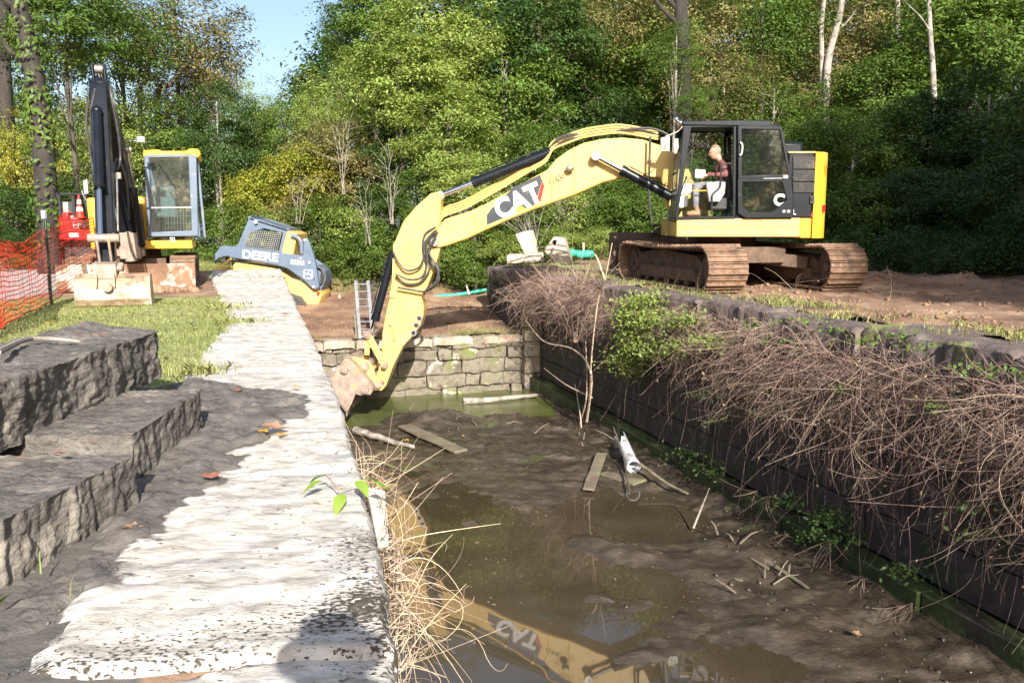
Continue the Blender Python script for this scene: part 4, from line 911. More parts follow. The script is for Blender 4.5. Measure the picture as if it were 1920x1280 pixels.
mb = MB(); bx(mb, (-1.35, .75), (-.70, .12), (.74, .92)); bx(mb, (-1.35, .86), (.12, 1.12), (.74, .90)); mb.build('deck', M['yellow2'], e2, bevel=.02)
mb = MB(); bx(mb, (-.9, .72), (-.70, -.30), (.93, 1.72)); mb.build('side_housing', M['yellow2'], e2, bevel=.06, seg=3)
mb = MB(); mb.prism([C2(a, b, .93) for a, b in ((-.9, -.69), (-.9, 1.1), (-1.1, 1.05), (-1.28, .6), (-1.32, .1), (-1.28, -.4), (-1.1, -.66))], u2*.88); mb.build('counterweight', M['yellow2'], e2, bevel=.06, seg=3)
mb = MB(); bx(mb, (-.88, .28), (-.29, .14), (.93, 1.66)); mb.build('hood', M['deere'], e2, bevel=.04)
mb = MB(); bx(mb, (.3, .95), (-.25, .25), (.6, 1.0)); bx(mb, (.75, 1.0), (-.19, .19), (.55, 1.25)); mb.cyl(C2(.9, 0, .5), C2(.9, 0, 1.25), .12); mb.build('swing_post', M['bucket'], e2, bevel=.02)
# cab
def c6(x, y, a): return PP(130+x*.383, 110+y*.383, C2(a, 0, 0), f2)
AF = .80
fo = [c6(*p, AF) for p in [(366, 470), (622, 470), (632, 868), (385, 872)]]; fi = [c6(*p, AF) for p in [(390, 484), (582, 480), (600, 842), (404, 850)]]
mb = MB(); mb.ring(fo, fi, -f2*.06); mb.ring([p-f2*1.25 for p in fo], [p-f2*1.25 for p in fi], -f2*.05)
for p in fo: mb.beam(p-f2*.03, p-f2*1.28, .05, .05)
mb.beam(fo[1].lerp(fo[2], .5)-f2*.6+l2*.02, fo[1]-f2*.6, .05, .05)
cab2 = mb.build('cab', M['deere'], e2, bevel=.012)
mb = MB(); rp = [c6(*p, AF) for p in [(362, 448), (440, 445), (450, 452), (570, 452), (590, 440), (632, 442), (645, 470), (630, 486), (588, 470), (385, 476), (362, 484)]]; mb.prism(rp, -f2*1.32); mb.build('roof', M['yellow2'], cab2, bevel=.03)
mb = MB(); mb.add([q-f2*.02 for q in fi], [(0, 1, 2, 3)]); mb.build('windscreen', M['glass3'], cab2)
mb = MB(); mb.add([fi[0]-f2*1.26, fi[1]-f2*1.26, fi[2]-f2*1.26, fi[3]-f2*1.26], [(0, 1, 2, 3)]); mb.build('rear_window', M['glass2'], cab2)
mb = MB(); mb.beam(c6(395, 730, AF-.01), c6(598, 728, AF-.01), .02, .03)
for k in range(9): mb.tube([c6(468+k*15, 735, AF-.03), c6(470+k*15, 838, AF-.03)], .006, 5)
mb.tube([c6(470, 770, AF-.03), c6(598, 770, AF-.03)], .006, 5); mb.tube([c6(470, 805, AF-.03), c6(598, 805, AF-.03)], .006, 5); mb.build('guard_bars', M['grey'], cab2)
mb = MB(); mb.tube([c6(440, 515, AF+.03), c6(525, 640, AF+.03)], .012, 6); mb.build('wiper', M['blackmat'], cab2)
mb = MB(); s0 = C2(.0, .62, 0); bx(mb, (-.15, .3), (.4, .85), (1.35, 1.47)); bx(mb, (-.25, -.12), (.4, .85), (1.4, 2.0)); bx(mb, (-.2, -.1), (.5, .75), (1.98, 2.2)); mb.build('seat', M['grey'], cab2, bevel=.04)
mb = MB()
for a_, b_ in ((.72, 1.26), (.55, 1.36)):
    mb.beam(C2(a_, b_, .95), C2(a_, b_, 2.5), .04, .05)
mb.beam(C2(.72, 1.2, 2.5), C2(-.3, 1.34, 2.5), .04, .04); mb.beam(C2(.72, 1.2, .95), C2(-.3, 1.34, .95), .05, .05); mb.beam(C2(-.3, 1.34, .93), C2(-.3, 1.34, 2.52), .05, .06)
mb.tube(spline([C2(.6, 1.24, 1.2), C2(.65, 1.2, 1.5), C2(.6, 1.25, 1.8)], 4), .014, 6); d2 = mb.build('door', M['deere'], cab2, bevel=.008)
mb = MB(); mb.add([C2(.68, 1.21, 1.0), C2(-.26, 1.34, 1.0), C2(-.26, 1.34, 2.48), C2(.68, 1.21, 2.48)], [(0, 1, 2, 3)]); mb.build('door_window', M['glass2'], d2)
def emblem(c, ux, uz, un, s, parent):
    mb = MB(); 
    pts = lambda k: [c+ux*s*k*a+uz*s*k*b for a, b in ((-.8, -1), (.8, -1), (1, -.8), (1, .8), (.8, 1), (-.8, 1), (-1, .8), (-1, -.8))]
    mb.ring(pts(1), pts(.82), un*.006); mb.prism([c+ux*s*a+uz*s*b for a, b in ((-.6, -.05), (-.2, -.3), (.1, .0), (.35, -.05), (.6, -.5), (.5, .1), (.1, .3), (.25, .55), (-.1, .6), (-.15, .3), (-.45, .25))], un*.006)
    mb.build('emblem', M['white'], parent)
emblem(c6(505, 886, AF+.08), l2, u2, f2, .045, e2)
# boom, arm, rams in the plane b = -.17
BM = 0.0
mb = MB(); mb.prism([C2(a, BM-.15, c) for a, c in ((.75, .95), (1.0, 1.05), (1.55, 2.1), (2.2, 2.75), (3.05, 3.12), (3.1, 3.3), (2.95, 3.42), (2.0, 3.2), (1.3, 2.75), (.95, 2.0), (.6, 1.1))], l2*.30)
boom2 = mb.build('boom', M['blackpaint'], e2, bevel=.02)
mb = MB(); mb.prism([C2(a, BM-.13, c) for a, c in ((2.50, 3.55), (2.62, 3.66), (3.02, 3.5), (3.2, 3.1), (4.0, 1.55), (4.55, .62), (4.5, .5), (4.38, .5), (3.75, 1.5), (2.95, 2.95), (2.8, 3.3))], l2*.26)
mb.box(C2(2.66, BM-.09, 3.72), (.18, .04, .28), R2); mb.box(C2(2.66, BM+.09, 3.72), (.18, .04, .28), R2); arm2 = mb.build('arm', M['blackpaint'], e2, bevel=.015)
def ram2(nm, A, B, fr, rb, rr_):
    mb = MB(); mid = A.lerp(B, fr); d = (B-A).normalized(); mb.cyl(A, mid, rb, k=18); mb.cyl(mid-d*.06, mid+d*.01, rb*1.15, k=18); mb.ball(A, rb*1.2, 12, 8)
    o = mb.build(nm, M['blackpaint'], e2, smooth=True); mb = MB(); mb.cyl(mid, B, rr_, k=14); mb.build('rod', M['chrome'], o, smooth=True); mb = MB(); mb.cyl(B-l2*.06, B+l2*.06, rr_*2, k=14); mb.build('rod_eye', M['steel'], o, smooth=True)
ram2('bucket_cylinder', C2(3.35, BM-.02, 3.02), C2(4.62, BM-.02, 1.0), .62, .068, .034)
ram2('stick_cylinder', C2(1.7, BM, 3.2), C2(2.66, BM, 3.78), .8, .07, .035)
for b in (-.22, .22): ram2('boom_cylinder', C2(1.0, BM+b, .85), C2(1.75, BM+b, 2.55), .6, .06, .032)
mb = MB()
for b in (-.09, .07): mb.prism([C2(a, BM+b, c) for a, c in ((4.60, 1.06), (4.68, .98), (4.62, .66), (4.5, .5), (4.42, .56), (4.56, .8))], l2*.035)
for b in (-.12, .12): mb.beam(C2(4.62, BM+b, 1.0), C2(4.2, BM+b, 1.05), .03, .07)
mb.cyl(C2(4.62, BM-.2, 1.0), C2(4.62, BM+.24, 1.0), .065, k=14); mb.cyl(C2(4.52, BM-.2, .56), C2(4.52, BM+.24, .56), .07, k=14)
mb.cyl(C2(4.68, BM-.2, .55), C2(4.68, BM+.24, .55), .05, k=12)
mb.prism([C2(a, BM-.16, c) for a, c in ((4.4, .66), (4.75, .62), (4.82, .4), (4.4, .4))], l2*.32); mb.cyl(C2(4.93, BM+.04, .28), C2(5.02, BM+.04, .28), .07, k=14)
mb.build('coupler', M['bucket'], e2, bevel=.012)
prof = [(4.42, .44), (4.62, .47), (4.80, .40), (4.92, .26), (4.95, .10), (4.88, .0), (4.70, -.04), (4.35, .0)]
mb = MB()
for (p, q) in zip(prof, prof[1:]):
    P, Q = C2(p[0], -.40, p[1]), C2(q[0], -.40, q[1]); n_ = (Q-P).cross(l2).normalized()*.02
    mb.prism([P, Q, Q-n_, P-n_], l2*1.0)
for b in (-.42, .59): mb.prism([C2(a, b, c) for a, c in prof], l2*.025)
for b in (-.12, .12): mb.prism([C2(a, b, c) for a, c in ((4.6, .48), (4.8, .41), (4.93, .26), (4.98, .28), (4.86, .46), (4.65, .54))], l2*.02)
mb.build('bucket', M['palebucket'], e2, bevel=.006)
mb = MB()
for q in ([(3.05, -.22, 3.4), (3.2, -.30, 3.0), (3.1, -.36, 2.4), (3.0, -.34, 1.8), (3.2, -.25, 1.6)], [(2.9, .0, 3.5), (3.1, .02, 3.3), (3.0, .05, 2.7), (2.9, .03, 2.3), (3.1, -.02, 2.1)], [(3.0, .03, 3.45), (3.15, .06, 3.1), (2.6, .08, 2.5), (1.6, .06, 1.9), (1.0, .0, 1.2)], [(3.0, -.3, 3.3), (3.2, -.38, 2.9), (3.2, -.38, 2.3), (3.3, -.34, 1.95), (3.5, -.3, 1.8)], [(1.2, -.1, 1.3), (2.0, .0, 2.0), (2.9, -.02, 2.3), (3.6, -.06, 1.9), (3.9, -.05, 1.6)]):
    mb.tube(spline([C2(p[0], p[1]+.17, p[2]) for p in q], 6), .019, 7)
mb.build('hose', M['rubber'], e2, smooth=True)
mb = MB(); mb.tube([C2(3.4, .17, 2.0), C2(4.1, .17, 1.1)], .016, 6); mb.tube([C2(3.3, .12, 2.2), C2(3.9, .12, 1.35)], .014, 6); mb.box(C2(3.25, .17, 2.0), (.12, .1, .1), R2); mb.build('hydraulic_pipe', M['steel'], arm2, bevel=.004)
mb = MB(); mb.box(C2(1.6, .45, 2.75), (.07, .14, .11), R2); mb.beam(C2(1.6, .15, 2.72), C2(1.6, .40, 2.72), .03, .03); mb.build('boom_lamp', M['grey'], boom2, bevel=.01)
mb = MB(); mb.tube([C2(.7, -.66, 1.6), C2(.8, -.72, 1.75), C2(.8, -.74, 1.85)], .012, 6); mb.prism([c6(*p, .8) for p in [(66, 598), (88, 590), (94, 660), (72, 665)]], -f2*.05); mb.build('mirror', M['grey'], e2, bevel=.01)
# ------------------------------------------------------------------ compact track loader nose-up on the ramp
def k5(x, y, d=0.0): return PY(390+x*.16405, 390+y*.16405, 22.0+d)
ld = thing('track_loader', k5(700, 1150), 'blue-grey and yellow compact track loader tilted on the slope behind the wall end', 'track loader')
Yd = Vector((0, 1, 0))
arm_p = [(70, 640), (78, 520), (150, 430), (320, 440), (780, 505), (960, 530), (1085, 545), (1090, 400), (1085, 350), (1130, 340), (1162, 400), (1215, 560), (1245, 730), (1272, 900), (1230, 938), (1180, 910), (1060, 800), (900, 690), (780, 655), (500, 605), (300, 575), (200, 560), (115, 575)]
for d, nm in ((0, 'lift_arm'), (1.55, 'lift_arm')):
    mb = MB(); mb.prism([k5(x, y, 0)+Yd*d for x, y in (arm_p if d == 0 else arm_p[:6]+arm_p[12:])], Yd*.14); la = mb.build(nm, M['deere'], ld, bevel=.025)
    if d == 0: la0 = la
p0, p1 = k5(445, 540, -.01), k5(745, 572, -.01); ux = (p1-p0).normalized(); uz = Vector((-ux.z, 0, ux.x))
text_mesh('DEERE', .30, k5(595, 552, -.012), ux, uz, .003, 'lettering', M['white'], la0, .01, xs=1.12)
text_mesh('333G', .17, k5(1020, 625, -.012), ux, uz, .003, 'lettering', M['white'], la0, .006)
emblem(k5(1145, 756, -.01), ux, uz, -Yd, .12, la0)
mb = MB()
for x, y in ((1058, 580), (1158, 625), (1204, 900), (1105, 366)): mb.cyl(k5(x, y, -.03), k5(x, y, .02), .04, k=14)
mb.build('pivot_pin', M['steel'], la0, bevel=.006)
mb = MB(); mb.prism([k5(x, y, .16) for x, y in [(310, 440), (452, 112), (560, 130), (888, 246), (815, 520)]], Yd*1.25); cb = mb.build('cab_core', M['blackmat'], ld)
bpy.data.objects.remove(cb)
fo = [(308, 445), (450, 108), (560, 132), (890, 245), (815, 520)]; fi = [(395, 440), (470, 280), (620, 232), (838, 285), (790, 490)]
mb = MB()
for d in (.16, 1.35): mb.ring([k5(*p)+Yd*d for p in fo], [k5(*p)+Yd*d for p in fi], Yd*.06)
P = [k5(*p)+Yd*.16 for p in fo]; mb.prism([P[1], P[3], P[3]-Z*.06, P[1]-Z*.06], Yd*1.25)
for k in (0, 1, 3, 4): mb.beam(P[k], P[k]+Yd*1.25, .08, .08)
cb = mb.build('cab', M['deere'], ld, bevel=.012)
mb = MB(); mb.add([P[3], P[4], P[4]+Yd*1.22, P[3]+Yd*1.22], [(0, 1, 2, 3)]); mb.prism([k5(*p)+Yd*.4 for p in ((560, 500), (700, 500), (740, 330), (700, 320))], Yd*.6); mb.build('seat', M['blackmat'], cb)
mb = MB()
for k in range(17):
    t = k/16; a, b = k5(lerp(400, 790, t), lerp(445, 500, t), .15), k5(lerp(470, 838, t), lerp(265, 285, t)-28*sin(PI*min(1, t*1.4)), .15); mb.tube([a, b], .006, 4)
for k in range(10):
    t = k/9; a, b = k5(lerp(395, 470, t), lerp(440, 270, t), .15), k5(lerp(790, 838, t), lerp(490, 285, t), .15); mb.tube([a, b], .006, 4)
mb.build('window_mesh', M['grey'], cb)
mb = MB(); mb.cyl(k5(545, 158, .05), k5(545, 158, .18), .05, k=14); mb.build('work_lamp', M['white'], cb)
mb = MB(); mb.prism([k5(x, y, .18) for x, y in [(888, 248), (1015, 290), (1005, 360), (962, 600), (812, 560)]], Yd*1.2); mb.build('engine_hood', M['yellow'], ld, bevel=.03)
mb = MB(); mb.prism([k5(x, y, .2) for x, y in [(300, 620), (780, 690), (940, 800), (1240, 900), (1300, 1000), (1250, 1150), (1070, 1185), (900, 1120), (400, 900), (250, 760)]], Yd*1.25); mb.build('body', M['yellow'], ld, bevel=.04)
mb = MB(); mb.tube(spline([k5(950, 315, .1), k5(1020, 335, .1), (k5(1065, 390, .1)), k5(1072, 520, .1)], 4), .055, 10); mb.build('link_bar', M['deere'], la0, smooth=True)
mb = MB()
for k in range(3): mb.tube(spline([k5(1235, 670+k*15, .3+k*.06), k5(1290, 690+k*10, .3+k*.06), k5(1318-k*12, 760, .3+k*.06), k5(1290, 850, .3), k5(1245, 860, .3)], 4), .03, 7)
mb.build('hose', M['rubber'], ld, smooth=True)
mb = MB(); mb.prism([k5(x, y, .4) for x, y in [(1225, 650), (1330, 700), (1345, 800), (1310, 900), (1270, 980), (1235, 900)]], Yd*.8); mb.build('rear_door', M['deere'], ld, bevel=.05)
mb = MB(); mb.prism([k5(x, y, .18) for x, y in [(1245, 955), (1278, 960), (1270, 1005), (1240, 1000)]], Yd*.12); mb.build('tail_lamp', M['red'], ld, bevel=.01)
mb = MB(); mb.beam(k5(140, 675, .0), k5(265, 575, .0), .05, .06); mb.tube([k5(60, 700, .3), k5(240, 690, .3)], .06, 8); mb.build('tilt_cylinder', M['yellow'], ld)
for d in (-.08, 1.42):
    mb = MB(); a0_, a1_ = k5(330, 880), k5(1010, 1130); ax = (a1_-a0_).normalized(); nn = Vector((-ax.z, 0, ax.x)); pts = []
    Lh = (a1_-a0_).length
    out = [a0_+nn*.28] + [a1_+nn*.28] + [a1_+ax*.25+nn*.12, a1_+ax*.25-nn*.1, a1_-nn*.22] + [a0_-nn*.22, a0_-ax*.28-nn*.1, a0_-ax*.28+nn*.15]
    mb.prism([p+Yd*d for p in out], Yd*.40)
    for k in range(20): mb.box(a0_.lerp(a1_, k/19)-nn*.24+Yd*(d+.2), (.05, .42, .04)); 
    mb.build('track', M['rubber'], ld, bevel=.02)
# ------------------------------------------------------------------ orange net fence
def g8(x, y, Y): return PY(x*.2265, 330+y*.2265, Y)
fp = [(-5.4, 8.6, 1.0, .0), (-5.95, 9.6, 1.02, .0), (-6.5, 11.0, .93, .0), (-7.02, 12.55, 1.10, .02), (-7.6, 14.6, 1.22, .2), (-8.5, 17.6, 1.40, .45), (-8.9, 19.0, 1.2, .5)]
fn = thing('safety_fence', (-7.02, 12.55, 0), 'sagging orange plastic mesh safety fence tied to a green steel post', 'safety fence')
top = spline([(x, y, t) for x, y, t, b in fp], 12); bot = spline([(x, y, b) for x, y, t, b in fp], 12); mb = MB(); NS = 17
for k in range(NS):
    t = k/(NS-1); path = [b_.lerp(t_, t) + Vector((.03*fbm(i*.3, k*.5, 2), .03*fbm(i*.25, k*.4, 6), .025*fbm(i*.22, k*.35, 9) )) for i, (t_, b_) in enumerate(zip(top, bot))]
    mb.tube(path, .010 if k in (0, NS-1) else .0058, 4)
for i in range(len(top)-1):
    for s in range(3):
        q = s/3; a, b = top[i].lerp(top[i+1], q), bot[i].lerp(bot[i+1], q); mb.tube([a, a.lerp(b, .5)+Vector((.02*fbm(i+q, 1), .02*fbm(i+q, 2), 0)), b], .0022, 3)
mb.build('net', M['orange'], fn)
M['postgreen'] = mat('green_post_paint', [(.03, .06, .045), (.05, .09, .07)], 8, .6, over=[((.3, .3, .3), 12, .62, .75)])
mb = MB(); mb.box((-7.02, 12.55, .66), (.045, .03, 1.42)); mb.box((-7.02, 12.53, .66), (.012, .05, 1.42)); mb.build('post', M['postgreen'], fn, bevel=.004)
mb = MB(); mb.box((-7.02, 12.54, 1.33), (.05, .055, .12)); mb.build('post_tip', M['white'], fn)
# ------------------------------------------------------------------ red machine and cone behind the fence
rt = thing('utility_trailer', PY(140, 450, 21), 'red equipment trailer with black roll frame, parked behind the orange fence', 'trailer')
def rb(mb, x0, x1, y0, y1, Y, d): 
    a, b = g8(x0, y1, Y), g8(x1, y0, Y); mb.box(((a.x+b.x)/2, Y+d/2, (a.z+b.z)/2), (b.x-a.x, d, b.z-a.z))
mb = MB(); rb(mb, 475, 800, 360, 530, 21, 1.6); rb(mb, 475, 560, 300, 365, 21, 1.6); body = mb.build('body', M['red'], rt, bevel=.03)
mb = MB(); rb(mb, 480, 492, 140, 330, 20.95, .06); rb(mb, 480, 720, 140, 155, 20.95, .06); rb(mb, 600, 612, 150, 330, 20.95, .06); rb(mb, 480, 492, 140, 330, 22.5, .06); rb(mb, 700, 712, 150, 330, 20.95, .06)
mb.beam(g8(486, 147, 21), g8(486, 147, 21)+Yd*1.6, .05, .05); mb.build('roll_frame', M['blackmat'], rt)
mb = MB(); rb(mb, 495, 560, 215, 304, 21.1, .5); mb.build('vent_panel', M['grey'], rt, bevel=.01)
mb = MB(); rb(mb, 562, 640, 215, 362, 21.3, .8); rb(mb, 690, 800, 280, 360, 21.4, .7); mb.build('engine_cover', M['blackpaint'], rt, bevel=.05)
mb = MB(); rb(mb, 570, 640, 325, 362, 21.05, .2); mb.build('tank', M['grey'], rt, bevel=.06)
mb = MB(); rb(mb, 574, 648, 472, 506, 20.97, .02); mb.build('number_plate', M['white'], rt)
for a in ((495, 520, 378, 408), (482, 498, 448, 468)): mb = MB(); rb(mb, *a, 20.97, .03); mb.build('tail_lamp', M['orange'], rt)
text_mesh('EMP', .20, g8(670, 408, 20.985), (1, 0, 0), Z, .003, 'lettering', M['grey'], rt, .004, xs=1.2)
mb = MB()
for dx in (520, 700):
    c = g8(dx, 580, 21.5); mb = MB(); mb.cyl(c-Vector((0, .12, 0)), c+Vector((0, .12, 0)), .33, k=22); mb.build('wheel', M['rubber'], rt, bevel=.03)
cn = thing('traffic_cone', g8(665, 352, 20.6), 'orange traffic cone with two white bands standing on the red trailer', 'traffic cone')
cb_ = g8(665, 350, 20.6); h = .47*(21/20)*1.15; mb = MB(); mb.cyl(cb_, cb_+Z*h, .105, .022, 20); mb.build('cone_body', M['orange'], cn, smooth=True)
mb = MB(); mb.box(cb_+Z*.012, (.27, .27, .024)); mb.build('base_plate', M['orange'], cn, bevel=.01)
for t0, t1 in ((.30, .48), (.62, .80)): mb = MB(); mb.cyl(cb_+Z*h*t0, cb_+Z*h*t1, lerp(.105, .022, t0)+.004, lerp(.105, .022, t1)+.004, 20); mb.build('white_band', M['white'], cn, smooth=True)
# ------------------------------------------------------------------ ladder at the cross wall
YL = 17.6
def lp(x, y, Y=YL): return PY(x, y, Y)
la_ = thing('ladder', lp(684, 705), 'leaning aluminium ladder standing in the lock behind the excavator arm', 'ladder')
for x0, x1 in ((667, 681), (690, 706)):
    mb = MB(); mb.beam(lp(x0, 526, 18.9), lp(x1, 712, 17.9), .035, .08, Vector((1, 0, 0))); mb.build('rail', M['alu'], la_, bevel=.006)
for k in range(13):
    t = (k+.5)/13; a = lp(667, 526, 18.9).lerp(lp(681, 712, 17.9), t); b = lp(690, 526, 18.9).lerp(lp(706, 712, 17.9), t); mb = MB(); mb.tube([a, b], .018, 8); mb.build('rung', M['alu'], la_, smooth=True)
sg = thing('slatted_panel', lp(690, 575, 19.2), 'black ribbed rubber panel hung behind the top of the ladder', 'ribbed panel')
for x0, x1 in ((674, 688), (692, 706)):
    mb = MB()
    for k in range(12): mb.beam(lp(x0, 530+k*4.0, 19.05), lp(x1, 530+k*4.0, 19.05), .03, .03)
    mb.build('rib_row', M['blackmat'], sg, bevel=.008)
mb = MB(); mb.beam(lp(690, 527, 19.05), lp(691, 580, 19.0), .02, .03, Vector((1, 0, 0))); mb.build('spine', M['alu'], sg)
st1 = thing('timber_stake', lp(664, 640, 18.7), 'thin dark timber stake leaning left of the aluminium ladder', 'stake'); mb = MB(); mb.beam(lp(665, 582, 18.9), lp(671, 660, 18.5), .05, .05, Vector((1, 0, 0))); mb.build('shaft', M['wood'], st1)
# ------------------------------------------------------------------ loose blocks on the far corner, silt sock, stakes
def blk(pts, Y, dep, name, label, cat, m=None, n=26, amp=.03, seed=0, sm=1):
    P = [PY(x, y, Y) for x, y in pts]; Q = [p+Vector((.1, dep, 0)) for p in P]
    o = hexa(name, [P[0], P[1], Q[1], Q[0]], [P[3], P[2], Q[2], Q[3]], m or M['dirtstone'], n, amp, sm, seed); tag(o, label, cat); return o
blk([(985, 478), (1002, 474), (994, 432), (967, 440)], 21.2, .35, 'stone_block', 'pale stone slab standing upright on the far pier, left of the hollow block', 'stone slab', seed=3, amp=.02)
blk([(950, 495), (1016, 490), (1012, 474), (948, 478)], 20.7, .5, 'stone_block', 'tan stone block lying flat on the far pier below the upright slab', 'stone block', seed=5)
hb = thing('hollow_block', PY(1045, 495, 20.2), 'pale concrete block with a square hole, tilted on its corner by the pier', 'concrete block')
P = [(1020, 470), (1038, 444), (1056, 446), (1070, 492), (1040, 492)]; Q = [PY(x, y, 20.2) for x, y in P]; H4 = [(1034, 457), (1037, 450), (1044, 451), (1042, 458), (1038, 462)]
mb = MB(); mb.ring(Q, [PY(x, y, 20.2) for x, y in H4], Vector((.1, .5, 0))); mb.build('block_shell', M['dirtstone'], hb, bevel=.02)
mb = MB(); mb.prism([PY(x, y, 20.5) for x, y in H4], Vector((0, .1, 0))); mb.build('hole_bottom', M['trackframe'], hb)
ss = thing('silt_sock', PY(1090, 478, 21.5), 'short green fabric silt sock on the right bank left of the dozer blade', 'silt sock')
mb = MB(); mb.tube(spline([PY(1064, 474, 21.5), PY(1080, 475, 21.5), PY(1092, 478, 21.5), PY(1104, 476, 21.5), PY(1114, 479, 21.5)], 4), [.06, .1, .11, .1, .075, .1, .11, .1, .1, .08, .1, .11, .1, .1, .1, .08, .04], 9); mb.build('sock', M['green'], ss, smooth=True)
ss = thing('silt_sock', PY(700, 565, 24), 'long thin green silt fabric strip lying along the bare soil ramp below the shrubs', 'silt sock')
mb = MB(); mb.tube(spline([PY(600, 572, 23.0), PY(640, 574, 23.4), PY(680, 571, 23.6), PY(740, 566, 23.8), PY(815, 556, 24.0), PY(860, 552, 24.2), PY(912, 543, 24.4)], 5), .05, 8); mb.build('sock', M['green'], ss, smooth=True)
for i, (x, y0, y1, Y, nm) in enumerate(((1094, 455, 482, 21.6, 'short pale timber stake behind the green sock on the right bank'), (637, 553, 578, 23.2, 'short timber stake in the grass right of the track loader'), (880, 532, 552, 24.2, 'leaning timber stake at the shrub edge behind the arm'))):
    mb = MB(); a = PY(x, y1, Y); b = PY(x-(6 if i == 2 else 0), y0, Y); mb.beam(a, b, .05, .05, Vector((1, 0, 0))); o = mb.build('timber_stake', M['dirtstone'], None, org=a); tag(o, nm, 'stake')
# ------------------------------------------------------------------ things lying in the lock
def plank(pa, pb, wd, th_, za, zb2, m, label, cat, name='plank'):
    a, b = GZ(*pa, za), GZ(*pb, zb2); mb = MB(); n = 8; 
    d = (b-a).normalized(); s = d.cross(Z).normalized(); V_ = []
    mb.beam(a, b, wd, th_); org = (a+b)/2
    o = stonify(mb, name, m, None, .006, .12, 3, .006); 
    for v_ in o.data.vertices: v_.co -= org
    o.location = org; tag(o, label, cat); return o
plank((758, 798), (865, 846), .26, .04, ZW+.12, ZW+.06, M['wood'], 'mossy weathered plank lying in the mud below the excavator bucket', 'plank')
plank((1103, 918), (1128, 850), .17, .03, ZW+.06, ZW+.18, M['wood'], 'dark wet board standing on its edge left of the broken pipe', 'plank')
plank((1138, 885), (1200, 905), .3, .04, ZW+.06, ZW+.05, M['wood'], 'dark board half sunk in mud under the broken pipe', 'plank')
def stick(path, r, m, label, name='branch', cat='branch', k=7):
    P = spline([Vector(p) for p in path], 5); n = len(P); rd = [r*(1-.6*i/n) for i in range(n)]
    P = [p+Vector((1, 1, .5))*.3*r*fbm(i*.7, r*100, 3) for i, p in enumerate(P)]
    mb = MB(); mb.tube(P, rd, k); o = mb.build(name, m, None, smooth=True, org=P[0]); return tag(o, label, cat)
stick([GZ(868, 752, ZW+.06), GZ(930, 748, ZW+.07), GZ(1008, 740, ZW+.09)], .075, M['palebark'], 'pale log lying in the green water at the foot of the cross wall')
stick([GZ(665, 806, ZW+.15), GZ(720, 822, ZW+.12), GZ(775, 838, ZW+.08)], .065, M['palebark'], 'broken pale branch in the mud beside the left wall, left of the plank')
stick([GZ(690, 860, ZW+.05), GZ(720, 868, ZW+.05), GZ(760, 885, ZW+.04)], .03, M['wood'], 'thin dark branch at the waterline beside the left wall')
stick([GZ(1180, 925, ZW+.05), GZ(1170, 860, ZW+.3), GZ(1150, 800, ZW+.7)], .02, M['bark'], 'thin dark branch leaning across the broken pipe')
stick([GZ(1200, 870, ZW+.3), GZ(1250, 905, ZW+.15), GZ(1290, 925, ZW+.1)], .03, M['wood'], 'dark branch lying right of the broken pipe at the wall foot')
stick([GZ(1300, 990, ZW+.06), GZ(1318, 945, ZW+.35), GZ(1330, 915, ZW+.6)], .015, M['palebark'], 'pale forked stick standing up from the mud at the wall foot')
stick([GZ(1385, 1025, ZW+.06), GZ(1450, 1060, ZW+.08), GZ(1540, 1120, ZW+.07)], .035, M['wood'], 'long dark branch lying on the mud bank along the right wall')
stick([GZ(985, 905, ZW+.04), GZ(1008, 900, ZW+.04), GZ(1030, 912, ZW+.03)], .014, M['wood'], 'short twig lying on the smooth mud mid-way down the lock')
stick([GZ(-5, 660, .56), GZ(60, 634, .54), GZ(150, 640, .53)], .018, M['palebark'], 'bare pale grey branch lying on top of the largest stone block')
pp = thing('broken_pipe', GZ(1185, 880, ZW+.2), 'broken white plastic pipe with jagged end resting at the right wall foot', 'pipe')
a, b = GZ(1187, 872, ZW+.22), GZ(1163, 820, ZW+.42); d = (b-a).normalized(); x_ = d.orthogonal().normalized(); y_ = d.cross(x_); mb = MB(); k = 20; R_o, R_i = .095, .082; V = []; F = []
for side, rr_ in (('o', R_o), ('i', R_i)):
    for ring_ in (0, 1):
        for j in range(k):
            an = 2*PI*j/k; jag = 1+ (.18*sin(an*2+1)+.10*sin(an*5)) if ring_ else 1
            V.append(a + d*(0 if not ring_ else (b-a).length*jag*.9) + (x_*cos(an)+y_*sin(an))*rr_)
for j in range(k):
    i = (j+1) % k; F += [(j, i, k+i, k+j), (2*k+i, 2*k+j, 3*k+j, 3*k+i), (i, j, 2*k+j, 2*k+i), (k+j, k+i, 3*k+i, 3*k+j)]
mb.add(V, F); mb.hcyl(a-d*.05, a+d*.06, .108, .094, 20); mb.build('pipe_body', mat('dirty_white_plastic', [(.42, .43, .46), (.58, .59, .62)], 7, .5, over=[((.2, .17, .13), 5, .55, .7)]), pp, smooth=True)
